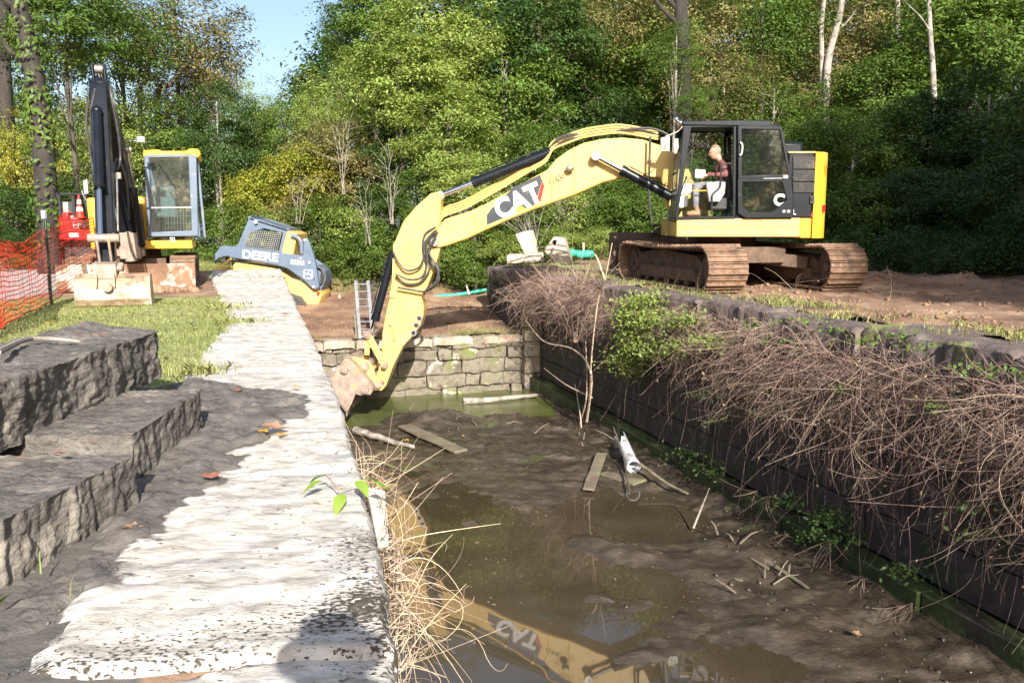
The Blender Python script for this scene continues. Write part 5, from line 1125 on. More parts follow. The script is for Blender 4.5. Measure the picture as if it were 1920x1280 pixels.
# ------------------------------------------------------------------ vegetation
rng = np.random.default_rng(11)
def leaves_np(P, N, size, rg, aspect=.45, fold=.0):
    """one diamond leaf per point P, roughly facing N (unit rows), random in-plane direction"""
    n = len(P); a = rg.normal(size=(n, 3)); t = np.cross(a, N); t /= np.linalg.norm(t, axis=1, keepdims=True)+1e-9; b = np.cross(N, t)
    s = (size*(rg.uniform(.6, 1.3, n)))[:, None]
    V = np.stack([P - t*s*.5, P + b*s*aspect*.5 + N*s*.06, P + t*s*.55 - N*s*.10, P - b*s*aspect*.5 + N*s*.06], 1).reshape(-1, 3)
    F = np.arange(4*n).reshape(n, 4); return V, F
def unit(v): return v/(np.linalg.norm(v, axis=-1, keepdims=True)+1e-9)
def crown_np(seed, n, leaf, clumps=60, rz=.85, shell=.55, csize=.26, sparse=0.0, drip=0.0):
    """unit-radius crown centred on the origin: leaves gathered into flattened clumps spread through an uneven volume"""
    rg = np.random.default_rng(seed); d = unit(rg.normal(size=(clumps, 3)))
    rr_ = np.array([1 + .30*fbm(q[0]*1.6+seed, q[1]*1.6, q[2]*1.6, 3) for q in d])
    rad_ = (shell + (1-shell)*rg.uniform(0, 1, clumps)**.7)*rr_
    C = d*rad_[:, None]*np.array([1, 1, rz]); w_ = rg.uniform(.4, 1.4, clumps); ci = rg.choice(clumps, n, p=w_/w_.sum())
    off = rg.normal(size=(n, 3))*np.array([csize, csize, csize*.42])*(.55+.6*rg.uniform(size=(clumps, 1)))[ci]
    off[:, 2] -= drip*(off[:, 0]**2+off[:, 1]**2)*2
    P = C[ci]+off; N = unit(np.stack([rg.normal(size=n)*.55, rg.normal(size=n)*.55, np.ones(n)*.9], 1) + .5*unit(P))
    V, F = leaves_np(P, N, leaf, rg); return V, F, C
PROTO = {}
def proto(kind):
    if kind in PROTO: return PROTO[kind]
    spec = dict(full=(1, 15000, .068, 80, .95, .5, .17), full2=(2, 15000, .066, 75, 1.1, .5, .18), airy=(3, 9500, .055, 75, .9, .35, .17), tall=(4, 15000, .055, 90, 1.5, .4, .2),
                bush=(5, 9000, .085, 60, .75, .5, .25), bush2=(6, 9000, .075, 55, .95, .45, .25), big=(7, 9000, .095, 60, .9, .5, .25))[kind]
    PROTO[kind] = spec; return spec
MESH = {}
def crown_mesh(kind, mname, var=0):
    key = (kind, mname, var)
    if key not in MESH:
        s = proto(kind); V, F, C = crown_np(s[0]*10+var, s[1], s[2], s[3], s[4], s[5], s[6], drip=.3)
        me = bpy.data.meshes.new('crown'); me.vertices.add(len(V)); me.vertices.foreach_set('co', V.astype(np.float32).ravel())
        me.loops.add(F.size); me.loops.foreach_set('vertex_index', F.astype(np.int32).ravel()); me.polygons.add(len(F))
        me.polygons.foreach_set('loop_start', np.arange(0, F.size, 4, dtype=np.int32)); me.polygons.foreach_set('loop_total', np.full(len(F), 4, dtype=np.int32)); me.update(calc_edges=True)
        me.materials.append(M[mname]); MESH[key] = (me, C)
    return MESH[key]
def trunk_mb(base, top, r0, crown_c, R, C, seed, limbs=9, lean=None):
    r = random.Random(seed); mb = MB(); base = Vector(base); top = Vector(top)
    path = [base]; n = 8
    for i in range(1, n+1):
        t = i/n; p = base.lerp(top, t) + Vector((fbm(t*2, seed), fbm(t*2, seed+9), 0))*r0*1.3*(1 if i < n else .3)
        if lean is not None and 0 < t < 1: p += Vector(lean)*sin(PI*t)
        path.append(p)
    mb.tube([path[0]-Vector((0, 0, .3))]+path, [r0*1.5]+[r0*(1.25 if i == 0 else 1)*(1-.62*i/n) for i in range(n+1)], 10)
    for k in range(limbs):
        t = r.uniform(.35, .95); i = min(n-1, int(t*n)); a = path[i].lerp(path[i+1], t*n-i); tg = crown_c + Vector(C[r.randrange(len(C))])*R*.9
        if tg.z < a.z-.2: tg.z = a.z+.4
        m_ = a.lerp(tg, .5) + Vector((r.uniform(-.2, .2), r.uniform(-.2, .2), r.uniform(.0, .3)))*R*.2
        P = spline([a, m_, tg], 4); q = r0*(1-.62*t)*.5; mb.tube(P, [q*(1-.8*j/(len(P)-1)) for j in range(len(P))], 6)
    return mb
def gz(x, y): return H(x, y)
def tree(px, py, rpx, Y, kind, mname, label, cat='tree', group=None, trunk=.5, bark='bark', name='tree', sx=1.0, sz=1.0, seed=0, tpx=None, show=True, X=None, Zc=None, R=None, limbs=8):
    if X is None: c = PY(px, py, Y); R = rpx*Y/1550
    else: c = Vector((X, Y, Zc))
    bx_ = c.x if tpx is None else PY(tpx, py, Y).x
    g0 = gz(bx_, Y); base = Vector((bx_, Y, g0)); t = thing(name, base, label if X is not None else uniq(label, px), cat, group)
    me, C = crown_mesh(kind, mname, seed % 3); co = bpy.data.objects.new('crown', me); COL.objects.link(co); co.parent = t
    co.location = c-base; co.scale = (R*sx, R, R*sz); co.rotation_euler = (0, 0, (seed*2.399) % 6.28)
    mb = trunk_mb(base, c+Vector((0, 0, R*.45*sz)), max(.02, .035*R*trunk*2+.02), c, R, C, seed, limbs); mb.build('trunk', M[bark], t, smooth=True)
    return t
SEEN = {}
def uniq(lb, px):
    k = SEEN.get(lb, []); SEEN.setdefault(lb, []).append(px)
    return lb if not k else lb + (', further right' if px > k[0] else ', further left')
G1 = 'woodland trees beyond the lock'; G2 = 'shrubs along the edge of the wood'
desc = {'leaf_dark': 'dark green', 'leaf_mid': 'mid green', 'leaf_bright': 'bright sunlit green', 'leaf_olive': 'olive green', 'leaf_yellow': 'yellow-green', 'leaf_brown': 'brown-leaved'}
def where(px):
    for a, s in ((110, 'at the far left behind the orange fence'), (230, 'behind the black boom at the left'), (330, 'behind the blue-grey cab'), (430, 'right of the blue-grey cab'), (560, 'beyond the track loader'), (640, 'right of the track loader'), (760, 'left of the bent yellow arm'),
                 (900, 'above the yellow arm'), (1020, 'above the boom lettering'), (1140, 'behind the middle of the yellow boom'), (1260, 'behind the excavator boom foot'), (1400, 'behind the excavator cab'), (1560, 'behind the excavator counterweight'), (1720, 'right of the excavator'), (9999, 'at the far right of the picture')):
        if px < a: return s
trees = [ # px, py, rpx, Y, kind, material, height scale
 (22, 300, 85, 25, 'airy', 'leaf_yellow', 1.4), (15, 120, 110, 29, 'airy', 'leaf_mid', 1.2), (120, 40, 120, 27, 'full', 'leaf_mid', .9), (225, 70, 115, 30, 'airy', 'leaf_mid', 1.1), (330, 70, 135, 33, 'airy', 'leaf_olive', 1.05),
 (395, 130, 75, 34, 'airy', 'leaf_olive', 1.2), (200, 250, 90, 29, 'airy', 'leaf_bright', 1.2), (300, 260, 80, 31, 'full2', 'leaf_mid', 1.1), (345, 200, 80, 36, 'airy', 'leaf_olive', 1.1), (408, 235, 62, 27, 'full2', 'leaf_dark', 1.5), (455, 290, 75, 29, 'tall', 'leaf_dark', .7), (480, 225, 55, 31, 'airy', 'leaf_bright', 1.6), (535, 250, 70, 29, 'airy', 'leaf_mid', 1.3),
 (560, 330, 70, 26, 'full', 'leaf_yellow', 1.1), (620, 300, 80, 26.5, 'full2', 'leaf_olive', 1.0), (590, 220, 55, 27.5, 'airy', 'leaf_bright', 1.2), (640, 190, 95, 30, 'airy', 'leaf_bright', 1.0), (645, 70, 45, 36, 'airy', 'leaf_dark', 1.6), (700, 60, 90, 34, 'full', 'leaf_mid', 1.1), (750, 150, 105, 27, 'full', 'leaf_bright', 1.0), (830, 60, 100, 28.5, 'full2', 'leaf_bright', 1.1),
 (690, 320, 75, 27, 'full', 'leaf_dark', 1.0), (840, 250, 95, 25.5, 'full2', 'leaf_bright', 1.0), (780, 370, 65, 26, 'full', 'leaf_mid', 1.0), (890, 350, 85, 24.5, 'full', 'leaf_bright', .8), (950, 170, 110, 30, 'full2', 'leaf_mid', 1.1), (1010, 90, 105, 31, 'full', 'leaf_dark', 1.1), (1000, 290, 75, 27, 'full', 'leaf_mid', 1.0),
 (1090, 60, 110, 34, 'airy', 'leaf_olive', 1.1), (1120, 230, 95, 32, 'full', 'leaf_dark', 1.1), (1130, 330, 70, 26, 'full2', 'leaf_mid', 1.0), (1200, 110, 120, 35, 'full2', 'leaf_mid', 1.0), (1290, 40, 120, 34, 'airy', 'leaf_olive', 1.0), (1268, 95, 60, 27.5, 'airy', 'leaf_mid', 1.0), (1300, 190, 45, 27, 'airy', 'leaf_mid', 1.0), (1330, 170, 110, 33, 'airy', 'leaf_olive', 1.0), (1430, 60, 120, 36, 'airy', 'leaf_mid', 1.0),
 (1450, 210, 90, 31, 'airy', 'leaf_mid', 1.0), (1540, 150, 100, 37, 'airy', 'leaf_olive', 1.2), (1620, 50, 120, 39, 'airy', 'leaf_olive', 1.0), (1640, 170, 90, 33, 'full', 'leaf_mid', 1.0), (1600, 290, 90, 26, 'full2', 'leaf_mid', 1.0), (1720, 90, 110, 37, 'airy', 'leaf_mid', 1.1), (1740, 260, 95, 27, 'full', 'leaf_dark', 1.1),
 (1830, 60, 120, 33, 'full', 'leaf_mid', 1.1), (1850, 230, 110, 25, 'full2', 'leaf_dark', 1.0), (1700, 380, 90, 22.5, 'full', 'leaf_dark', .9), (1820, 390, 100, 21, 'full2', 'leaf_dark', .8), (1910, 340, 90, 19, 'full', 'leaf_dark', 1.2), (1610, 440, 65, 22, 'full', 'leaf_dark', .8)]
for i, (px, py, rp, Y, kd, mn, sz) in enumerate(trees):
    sp = {'full': 'dense', 'full2': 'rounded', 'airy': 'open-crowned', 'tall': 'tall'}[kd]
    tree(px, py, rp, Y, kd, mn, f'{sp} {desc[mn]} tree {where(px)}, ' + ('high up' if py < 110 else 'mid height' if py < 240 else 'low down'), group=G1, seed=i*3+1, sz=sz, bark='palebark' if i % 4 == 1 else 'bark', trunk=.5)
# trees farther back closing the view
for i, (px, py, rp, Y, mn) in enumerate([(40, 330, 120, 46, 'leaf_mid'), (150, 310, 110, 47, 'leaf_olive'), (255, 350, 100, 45, 'leaf_bright'), (350, 340, 100, 48, 'leaf_dark'), (440, 350, 90, 44, 'leaf_mid'), (540, 310, 95, 46, 'leaf_mid'), (640, 250, 120, 47, 'leaf_dark'), (730, 170, 150, 46, 'leaf_dark'),
        (850, 130, 160, 45, 'leaf_dark'), (980, 130, 160, 47, 'leaf_dark'), (1110, 110, 170, 48, 'leaf_dark'), (1250, 120, 170, 46, 'leaf_dark'), (1380, 90, 170, 48, 'leaf_mid'), (1510, 80, 170, 47, 'leaf_dark'), (1640, 110, 170, 49, 'leaf_mid'), (1780, 90, 180, 46, 'leaf_dark'), (1900, 130, 180, 44, 'leaf_dark')]):
    tree(px, py, rp, Y, 'full2' if i % 2 else 'full', mn, f'distant {desc[mn]} tree closing the view {where(px)}', group='distant trees at the back of the wood', seed=i*5+2, sz=1.25)
# undergrowth shrubs
sh = [(30, 400, 70, 24, 'leaf_dark'), (110, 380, 60, 25, 'leaf_dark'), (10, 470, 50, 23, 'leaf_dark'), (215, 400, 60, 25, 'leaf_dark'), (430, 420, 55, 25, 'leaf_mid'), (480, 360, 60, 26, 'leaf_yellow'), (500, 430, 50, 25, 'leaf_bright'), (550, 410, 55, 25.5, 'leaf_olive'),
      (600, 430, 60, 25, 'leaf_mid'), (655, 410, 60, 25.5, 'leaf_bright'), (640, 480, 45, 25, 'leaf_mid'), (700, 460, 55, 24.7, 'leaf_mid'), (720, 400, 55, 25.5, 'leaf_dark'), (850, 470, 60, 24.8, 'leaf_mid'), (900, 440, 55, 25, 'leaf_bright'), (890, 505, 40, 24.4, 'leaf_mid'),
      (950, 420, 55, 25, 'leaf_mid'), (960, 470, 45, 23.6, 'leaf_bright'), (1020, 420, 55, 24, 'leaf_mid'), (1080, 400, 60, 24, 'leaf_bright'), (1140, 410, 60, 23.5, 'leaf_mid'), (1060, 450, 40, 23, 'leaf_bright'), (1120, 450, 35, 22.5, 'leaf_bright'), (1190, 400, 60, 23, 'leaf_mid'), (1230, 340, 60, 24, 'leaf_mid'),
      (1600, 390, 70, 22.5, 'leaf_mid'), (1580, 460, 40, 21, 'leaf_dark'), (1690, 470, 60, 20, 'leaf_dark'), (1780, 480, 60, 18.5, 'leaf_dark'), (1870, 490, 70, 17.5, 'leaf_dark'), (1930, 440, 80, 17, 'leaf_dark'), (1420, 380, 90, 26, 'leaf_dark'), (1320, 380, 90, 26, 'leaf_dark'), (1540, 260, 60, 24, 'leaf_mid'), (160, 455, 30, 26, 'leaf_dark')]
for i, (px, py, rp, Y, mn) in enumerate(sh):
    tree(px, py, rp, Y, 'bush' if i % 2 else 'bush2', mn, f'{desc[mn]} leafy shrub {where(px)}, ' + ('back row' if py < 405 else 'middle row' if py < 445 else 'front row'), cat='shrub', group=G2, seed=i*7+3, trunk=.25, name='shrub', limbs=6)
# pale or dark bare trunks that stand out in the wood
def bare(pts, r, Y, m, label, limbs=3, seed=0, name='bare_tree'):
    P = [PY(x, y, Y) for x, y in pts]; g0 = gz(P[0].x, Y); P[0].z = min(P[0].z, g0) if P[0].z - g0 < 3 else P[0].z
    base = Vector((P[0].x, Y, g0-.1)); path = ([base] if base.z < P[0].z-.1 else [])+P; path = spline(path, 4); n = len(path)
    t = thing(name, base, label, 'tree'); mb = MB(); mb.tube(path, [r*(1-.45*i/n)*(1+.06*fbm(i*.8, seed)) for i in range(n)], 12); mb.build('trunk', M[m], t, smooth=True)
    rr_ = random.Random(seed)
    for k in range(limbs):
        i = rr_.randrange(n//2, n-1); a = path[i]; s = rr_.choice((-1, 1)); L_ = rr_.uniform(.8, 2.0); mb = MB()
        mb.tube(spline([a, a+Vector((s*L_*.4, rr_.uniform(-.3, .1), L_*.35)), a+Vector((s*L_*.7, rr_.uniform(-.4, .2), L_*.8))], 4), [r*.35*(1-.8*q/8) for q in range(9)], 7); mb.build('limb', M[m], t, smooth=True)
    return t
bare([(88, 430), (80, 260), (62, 130), (38, 20), (22, -60)], .30, 21, 'shadedbark', 'thick dark leaning tree trunk at the left, wrapped in ivy', 4, 1)
bare([(1046, 330), (1042, 230), (1036, 60)], .16, 32, 'palebark', 'sunlit pale trunk between the crowns above the boom bend', 0, 2)
bare([(1282, 260), (1280, 130), (1276, 0), (1274, -40)], .30, 29, 'shadedbark', 'thick straight dark tree trunk behind the excavator cab roof', 2, 3)
bare([(1550, 240), (1552, 120), (1572, 40), (1585, -40)], .17, 34, 'palebark', 'pale mottled trunk right of the excavator cab, main stem', 1, 4)
bare([(1551, 130), (1540, 60), (1550, -30)], .12, 34.2, 'palebark', 'second pale stem leaning left of the mottled main trunk', 0, 5)
bare([(1684, 120), (1683, 20), (1682, -40)], .14, 37, 'palebark', 'pale trunk high up between the mottled and slender trunks', 0, 6)
bare([(1755, 215), (1750, 150), (1744, 60), (1740, -40)], .12, 31, 'palebark', 'slender pale barked trunk near the right edge of the wood', 1, 7)
bare([(1357, 200), (1358, 120), (1355, -60)], .05, 36, 'palebark', 'thin pale stem above the excavator cab', 0, 8)
bare([(1210, 230), (1206, 150), (1195, -60)], .05, 36, 'palebark', 'thin pale stem left of the thick dark trunk', 0, 9)
bare([(262, 190), (275, 150), (285, 60)], .10, 34, 'palebark', 'pale leaning limb-like trunk behind the black boom', 0, 10)
bare([(295, 190), (320, 160), (345, 120)], .12, 32, 'bark', 'dark slanting trunk left of the sky gap', 2, 11)
bare([(10, 200), (8, 100), (5, -30)], .25, 26, 'shadedbark', 'dark trunk at the very left edge of the picture', 1, 12)
# slender bare stems at the shrub edge
def stems(name, base, n, h, spread, m, label, cat, seed, r0=.012, k=4, sub=3, group=None, top=None):
    r = random.Random(seed); mb = MB(); base = Vector(base)
    for i in range(n):
        a = r.uniform(0, 2*PI); ln = h*r.uniform(.6, 1.1); s = spread*r.uniform(.2, 1)
        p0 = base + Vector((r.uniform(-.1, .1), r.uniform(-.1, .1), 0))*spread; p1 = p0+Vector((cos(a)*s*.4, sin(a)*s*.3, ln*.55)); p2 = p0 + Vector((cos(a)*s, sin(a)*s*.7, ln))
        P = spline([p0, p1, p2], 5); P = [p+Vector((fbm(j*.6, i*3+seed), fbm(j*.6, i*3+seed+50), 0))*.04*h*j/10 for j, p in enumerate(P)]
        mb.tube(P, [r0*(1-.75*j/len(P)) for j in range(len(P))], k)
        for q in range(sub):
            j = r.randrange(3, len(P)-1); d = Vector((r.uniform(-1, 1), r.uniform(-.8, .8), r.uniform(.1, 1))).normalized()*ln*r.uniform(.15, .35)
            mb.tube([P[j], P[j]+d*.5+Vector((0, 0, .02)), P[j]+d+Vector((0, 0, .06))], [r0*.5, r0*.4, r0*.15], 3)
    o = mb.build(name, M[m], None, org=base); tag(o, label, cat, group); return o
for i, (x, y, Y, n, h, sp, lb) in enumerate([(640, 345, 24.2, 5, 2.6, 1.0, 'pale bare sapling stems above the track loader'), (560, 400, 24, 4, 1.6, 1.0, 'bare arching stems between loader and arm'), (735, 400, 24, 6, 2.2, .5, 'thin dry stems just left of the arm top'), (690, 440, 23.8, 4, 1.8, 1.0, 'dry stems low at the shrub edge left of the arm'), (1000, 450, 23, 14, 1.5, 1.4, 'grey tangled dry stems behind the upright slab'), (1060, 420, 23.4, 10, 1.2, 1.2, 'grey tangled dry stems behind the hollow block')]):
    p = PY(x, y, Y); p.z = max(p.z-.3, gz(p.x, Y)); stems('bare_sapling', p, n, h, sp, 'palebark', lb, 'sapling', i+3, .009, 4, 5)
# trees outside the view at the right that shade the wood and the far bank
for i, (X, Y, Zc, R) in enumerate([(14.5, -1, 11, 4.0), (17, 4, 13.5, 4.2), (19.5, 7.5, 10, 4.2), (21, 1, 15, 4.5), (15, 5.5, 7.5, 2.7), (25, 9, 14, 5), (11.5, 2.6, 6.5, 2.5), (12.6, 5.6, 4.4, 1.6), (16.5, -6, 15, 4.5), (12.0, -5.0, 10.6, 2.2), (23, -4, 17, 5), (28, 14, 12, 5), (13.4, 6.4, 5.5, 1.7)]):
    tree(0, 0, 0, Y, 'full' if i % 2 else 'full2', 'leaf_dark', 'tree standing beside the lock to the right, outside the picture', group='trees outside the picture', seed=i*11+5, X=X, Zc=Zc, R=R, sz=1.1)
# branch of large leaves reaching in at the right
tr = tree(0, 0, 0, 12.2, 'big', 'leaf_dark', 'near dark tree with large leaves reaching in at the right edge', X=9.6, Zc=3.6, R=1.7, seed=4, sz=1.0)
# ---- ground cover: leaves and litter under the wood
P = []; r = np.random.default_rng(5)
n = 60000; xs = r.uniform(-14, 26, n); ys = r.uniform(21.5, 42, n)
keep = []
for x, y in zip(xs, ys):
    u, v = UV(x, y)
    if v < 24.6 and -1.5 < u < 6.6: continue
    if u > 6.6 and y < 21.8 + max(0, (4-x))*.1: continue
    if x < -6.5 and y < 27: continue
    keep.append((x, y, H(x, y) + .05 + abs(r.normal())*.22*(1+.8*fbm(x*.6, y*.6, 3))))
P = np.array(keep); N = unit(np.stack([r.normal(size=len(P))*.6, r.normal(size=len(P))*.6, np.ones(len(P))], 1)); V, F = leaves_np(P, N, .17, r)
tag(npmesh('ground_cover', V, F, None, M['leaf_mid']), 'low leafy green ground cover under the trees', 'ground cover', kind='stuff')
# ivy on the leaning trunk
path = spline([PY(x, y, 21) for x, y in [(88, 430), (80, 260), (62, 130), (38, 20)]], 8); n = 2600; ii = r.integers(0, len(path)-1, n); C_ = np.array([tuple(path[i]) for i in ii])
dens = np.array([max(.0, .35+fbm(i*.35, 3)) for i in ii]); k_ = r.uniform(size=n) < dens; C_ = C_[k_]; D_ = unit(r.normal(size=(len(C_), 3))*np.array([1, 1, .2])); V, F = leaves_np(C_+D_*(.30+.12*r.uniform(size=(len(C_), 1)))+r.normal(size=(len(C_), 3))*np.array([0, 0, .25]), D_, .15, r)
o = npmesh('ivy', V, F, None, M['leaf_mid']); tag(o, 'green ivy climbing the thick leaning trunk at the left', 'ivy')
# ------------------------------------------------------------------ grass
def grass(name, pts, h, label, m='grass', w_=.006, rgs=7, lean=.5):
    rg = np.random.default_rng(rgs); P = np.array(pts); n = len(P); a = rg.uniform(0, 2*PI, n); t = np.stack([np.cos(a), np.sin(a), 0*a], 1); hh = (h*rg.uniform(.4, 1.3, n))[:, None]
    ln = rg.normal(size=(n, 3))*np.array([lean, lean, 0]); up = np.array([0, 0, 1.0]); ww = w_*rg.uniform(.7, 1.4, n)[:, None]
    m1 = P + hh*.55*(up+ln*.4); tp = P + hh*(up*.85+ln)
    V = np.stack([P-t*ww, P+t*ww, m1+t*ww*.7, tp, m1-t*ww*.7], 1).reshape(-1, 3); F = np.arange(5*n).reshape(n, 5)
    o = npmesh(name, V, F, None, M[m]); return tag(o, label, 'grass', kind='stuff')
pts = []; r = random.Random(2)
for _ in range(120000):
    x = r.uniform(-8.5, -2.2); y = r.uniform(4.5, 15.5)
    if x/y < -.66: continue
    u, v = UV(x, y)
    if u > uL(v)+.0 or v < 5.2: 
        if not (uL(v)-.02 < u < uL(v)+.10 and v > 6.9 and r.random() < .5): continue
    if -2.1 < u < -.75 and v < 6.7: continue
    if y > 13.4 + .6*fbm(x, y): continue
    if x < -7.6 + .10*(12-y): continue
    den = .55 + .6*fbm(x*1.3, y*1.3, 4) 
    if r.random() > den: continue
    pts.append((x, y, H(x, y) + (.03 if u > uL(v) else 0)))
grass('grass', pts, .032, 'short sunlit grass between the stone blocks and the smaller excavator', w_=.004)
pts = []
for _ in range(40000):
    u = r.gauss(6.75, .40); v = r.uniform(5, 21)
    if u < 6.3: continue
    if r.random() > .03+1.1*max(0, fbm(u*1.2, v*.9, 21)-.12): continue
    p = L(u, v); pts.append((p.x, p.y, max(ZR, H(p.x, p.y))+.0))
for _ in range(60000):
    x = r.uniform(-11, 5); y = r.uniform(21.5, 28); u, v = UV(x, y)
    if v < 24.2 and -1.6 < u < 6.4: continue
    if v < 22.2 and u > 0: continue
    pts.append((x, y, H(x, y)))
grass('grass', pts, .07, 'patchy weeds along the right bank edge and rough grass below the shrubs', w_=.006)
pts = []
for (cu, cv, cr, nn) in ((5.3, 18.8, .5, 900), (4.6, 18.6, .3, 350), (.8, 18.7, .35, 250), (3.0, 19.0, .3, 200), (-.5, 6.95, .12, 350), (-.25, 10.5, .2, 250), (-.5, 12.5, .25, 300), (-.2, 20.5, .5, 500), (.1, 18.8, .3, 200), (-1.3, 2.9, .2, 350), (-1.05, 2.7, .12, 200)):
    for _ in range(nn):
        u = r.gauss(cu, cr); v = r.gauss(cv, cr*.8); p = L(u, v)
        z = low_ground(u, v) if v > 18.3 and u > .5 else (.0 if v > 4 else .02); pts.append((p.x, p.y, z))
grass('grass', pts, .08, 'small tufts of grass on the wall tops, the ramp and beside the blocks', w_=.004)
# ------------------------------------------------------------------ vines
def tubes_np(paths, r0, k=3):
    V = []; F = []; base = 0; ang = np.arange(k)*2*np.pi/k; ca, sa = np.cos(ang), np.sin(ang)
    for P, rr_ in zip(paths, r0):
        n = len(P); T = np.gradient(P, axis=0); T = unit(T); A = np.cross(T, np.array([.3, .2, .93])); A = unit(A); B = np.cross(T, A)
        rad_ = (rr_*np.linspace(1, .45, n))[:, None, None]
        ring = P[:, None, :] + rad_*(A[:, None, :]*ca[None, :, None] + B[:, None, :]*sa[None, :, None]); V.append(ring.reshape(-1, 3))
        i = np.arange(n-1)[:, None]*k; j = np.arange(k)[None, :]; jn = (j+1) % k
        F.append((np.stack([i+j, i+jn, i+k+jn, i+k+j], -1).reshape(-1, 4))+base); base += n*k
    return np.concatenate(V), np.concatenate(F)
DUn = np.array(DU); DVn = np.array(DV); UZ = np.array([0, 0, 1.0])
def Ln(u, v, z): return DUn*u + DVn*v + UZ*z
def strand(rg, p0, d0, n, st, grav, curl, stop=None):
    P = [p0]; d = d0/np.linalg.norm(d0); c = rg.normal(size=3)*curl
    for _ in range(n):
        if rg.uniform() < .12: c = rg.normal(size=3)*curl
        d = d + c + np.array([0, 0, -grav]); d /= np.linalg.norm(d); q = P[-1]+d*st
        if stop is not None: q = stop(q)
        P.append(q)
    return np.array(P)
rg = np.random.default_rng(21); paths = []; rs = []
def wallstop(q):
    u = q @ DUn
    if u > 6.13 and q[2] < .12: q = q - DUn*(u-6.13)
    if q[2] < ZW+.05: q[2] = ZW+.05
    return q
def dens(v): return interp(v, [(2, 1), (6.5, 1), (9, .85), (11, .6), (12.5, .35), (14, .5), (16, .8), (18.3, 1)])
cnt = 0
while cnt < 3000:
    v = rg.uniform(2.2, 18.3)
    if rg.uniform() > dens(v)*(.75+.7*fbm(v*.9, 3)) : continue
    w_ = (9.5/max(v, 3.5))
    if rg.uniform() > .25+.75*min(1, 6/v)**.5: continue
    cnt += 1
    z0 = -.02 - abs(rg.normal())*.32 - (.28 if v < 10 else .05)*rg.uniform(); u0 = 6.14 - .05*rg.uniform()
    d0 = -DUn*rg.uniform(.08, .75) + DVn*rg.normal()*.75 + UZ*rg.uniform(-.6, .3)
    reach = interp(v, [(2, 1.0), (7, 1.0), (11, .62), (14, .55), (18, .6)])
    n = int(rg.uniform(12, 34)*reach); paths.append(strand(rg, Ln(u0, v, z0), d0, n, .050, rg.uniform(.06, .16), .18, wallstop)); rs.append(.0014+.0030*rg.uniform()**1.6)
    if rg.uniform() < .5:
        b = paths[-1]; i = rg.integers(3, max(4, len(b)-2)); dd = (b[i]-b[i-1])/.055 + rg.normal(size=3)*.6; paths.append(strand(rg, b[i], dd, int(n*.4), .045, .08, .12, wallstop)); rs.append(.0028)
vine_paths = paths; V, F = tubes_np(paths, rs); o = npmesh('dry_vines', V, F, None, M['twig']); tag(o, 'mass of dry brown vines hanging over the right lock wall', 'vines', kind='stuff')
# long hanging single strands low on the dark wall
paths = []; rs = []
for _ in range(1100):
    v = rg.uniform(3, 17.5); z0 = -.05-abs(rg.normal())*.35; p = Ln(6.12, v, z0); paths.append(strand(rg, p, -UZ*rg.uniform(.1, 1)-DUn*rg.uniform(.05, .35)+DVn*rg.normal()*.5, int(rg.uniform(8, 24)), .05, .10, .16, wallstop)); rs.append(.0013+.0022*rg.uniform())
for _ in range(170):
    v = rg.uniform(3.5, 15); z0 = rg.uniform(-1.3, -.2); p = Ln(6.1, v, z0); paths.append(strand(rg, p, -UZ+rg.normal(size=3)*.15, int(rg.uniform(12, 34)), .055, .12, .05, wallstop)); rs.append(rg.uniform(.0018, .0035))
for (px, py) in ((1640, 880), (1480, 1000), (1440, 930), (1560, 1010), (1420, 920), (1710, 1130), (1620, 1080)):
    p = PP(px, py, L(5.85, 0), DU)
    for _ in range(9): paths.append(strand(rg, np.array(p), -DUn*rg.uniform(.2, .8)+DVn*rg.normal()*.5-UZ*rg.uniform(0, .6), int(rg.uniform(5, 11)), .05, .07, .12, wallstop)); rs.append(.0035)
V, F = tubes_np(paths, rs); o = npmesh('dry_vines', V, F, None, M['twig']); tag(o, 'single dry vine strands trailing low down the dark right wall', 'vines', kind='stuff')
# tangle at the left wall edge
paths = []; rs = []
for _ in range(330):
    v = rg.choice([rg.normal(3.0, .25), rg.normal(3.95, .32), rg.normal(2.45, .12)], p=[.42, .52, .06]); v = min(4.75, max(2.2, v)); z0 = -.10-abs(rg.normal())*.22
    d0 = DUn*rg.uniform(.2, .9)+DVn*rg.normal()*.8+UZ*rg.uniform(-.2, .9); sp = (.30 if v > 3.4 else .42)
    def ls(q):
        u = q @ DUn
        w0 = .34 if q @ DVn < 2.8 else .47
        if u < w0 and q[2] < 0: q = q + DUn*(w0-u)
        return q
    paths.append(strand(rg, Ln(.44 if v > 2.8 else .34, v, z0), d0, int(rg.uniform(8, 22)*(1.15 if rg.uniform() < .10 else .85)), .028, rg.uniform(.05, .16), .36, ls)); rs.append(rg.uniform(.0010, .0022))
V, F = tubes_np(paths, rs, 4); o = npmesh('dry_vines', V, F, None, M['twigpale']); tag(o, 'pale straw-coloured vine tangle hanging off the left wall edge', 'vines', kind='stuff')
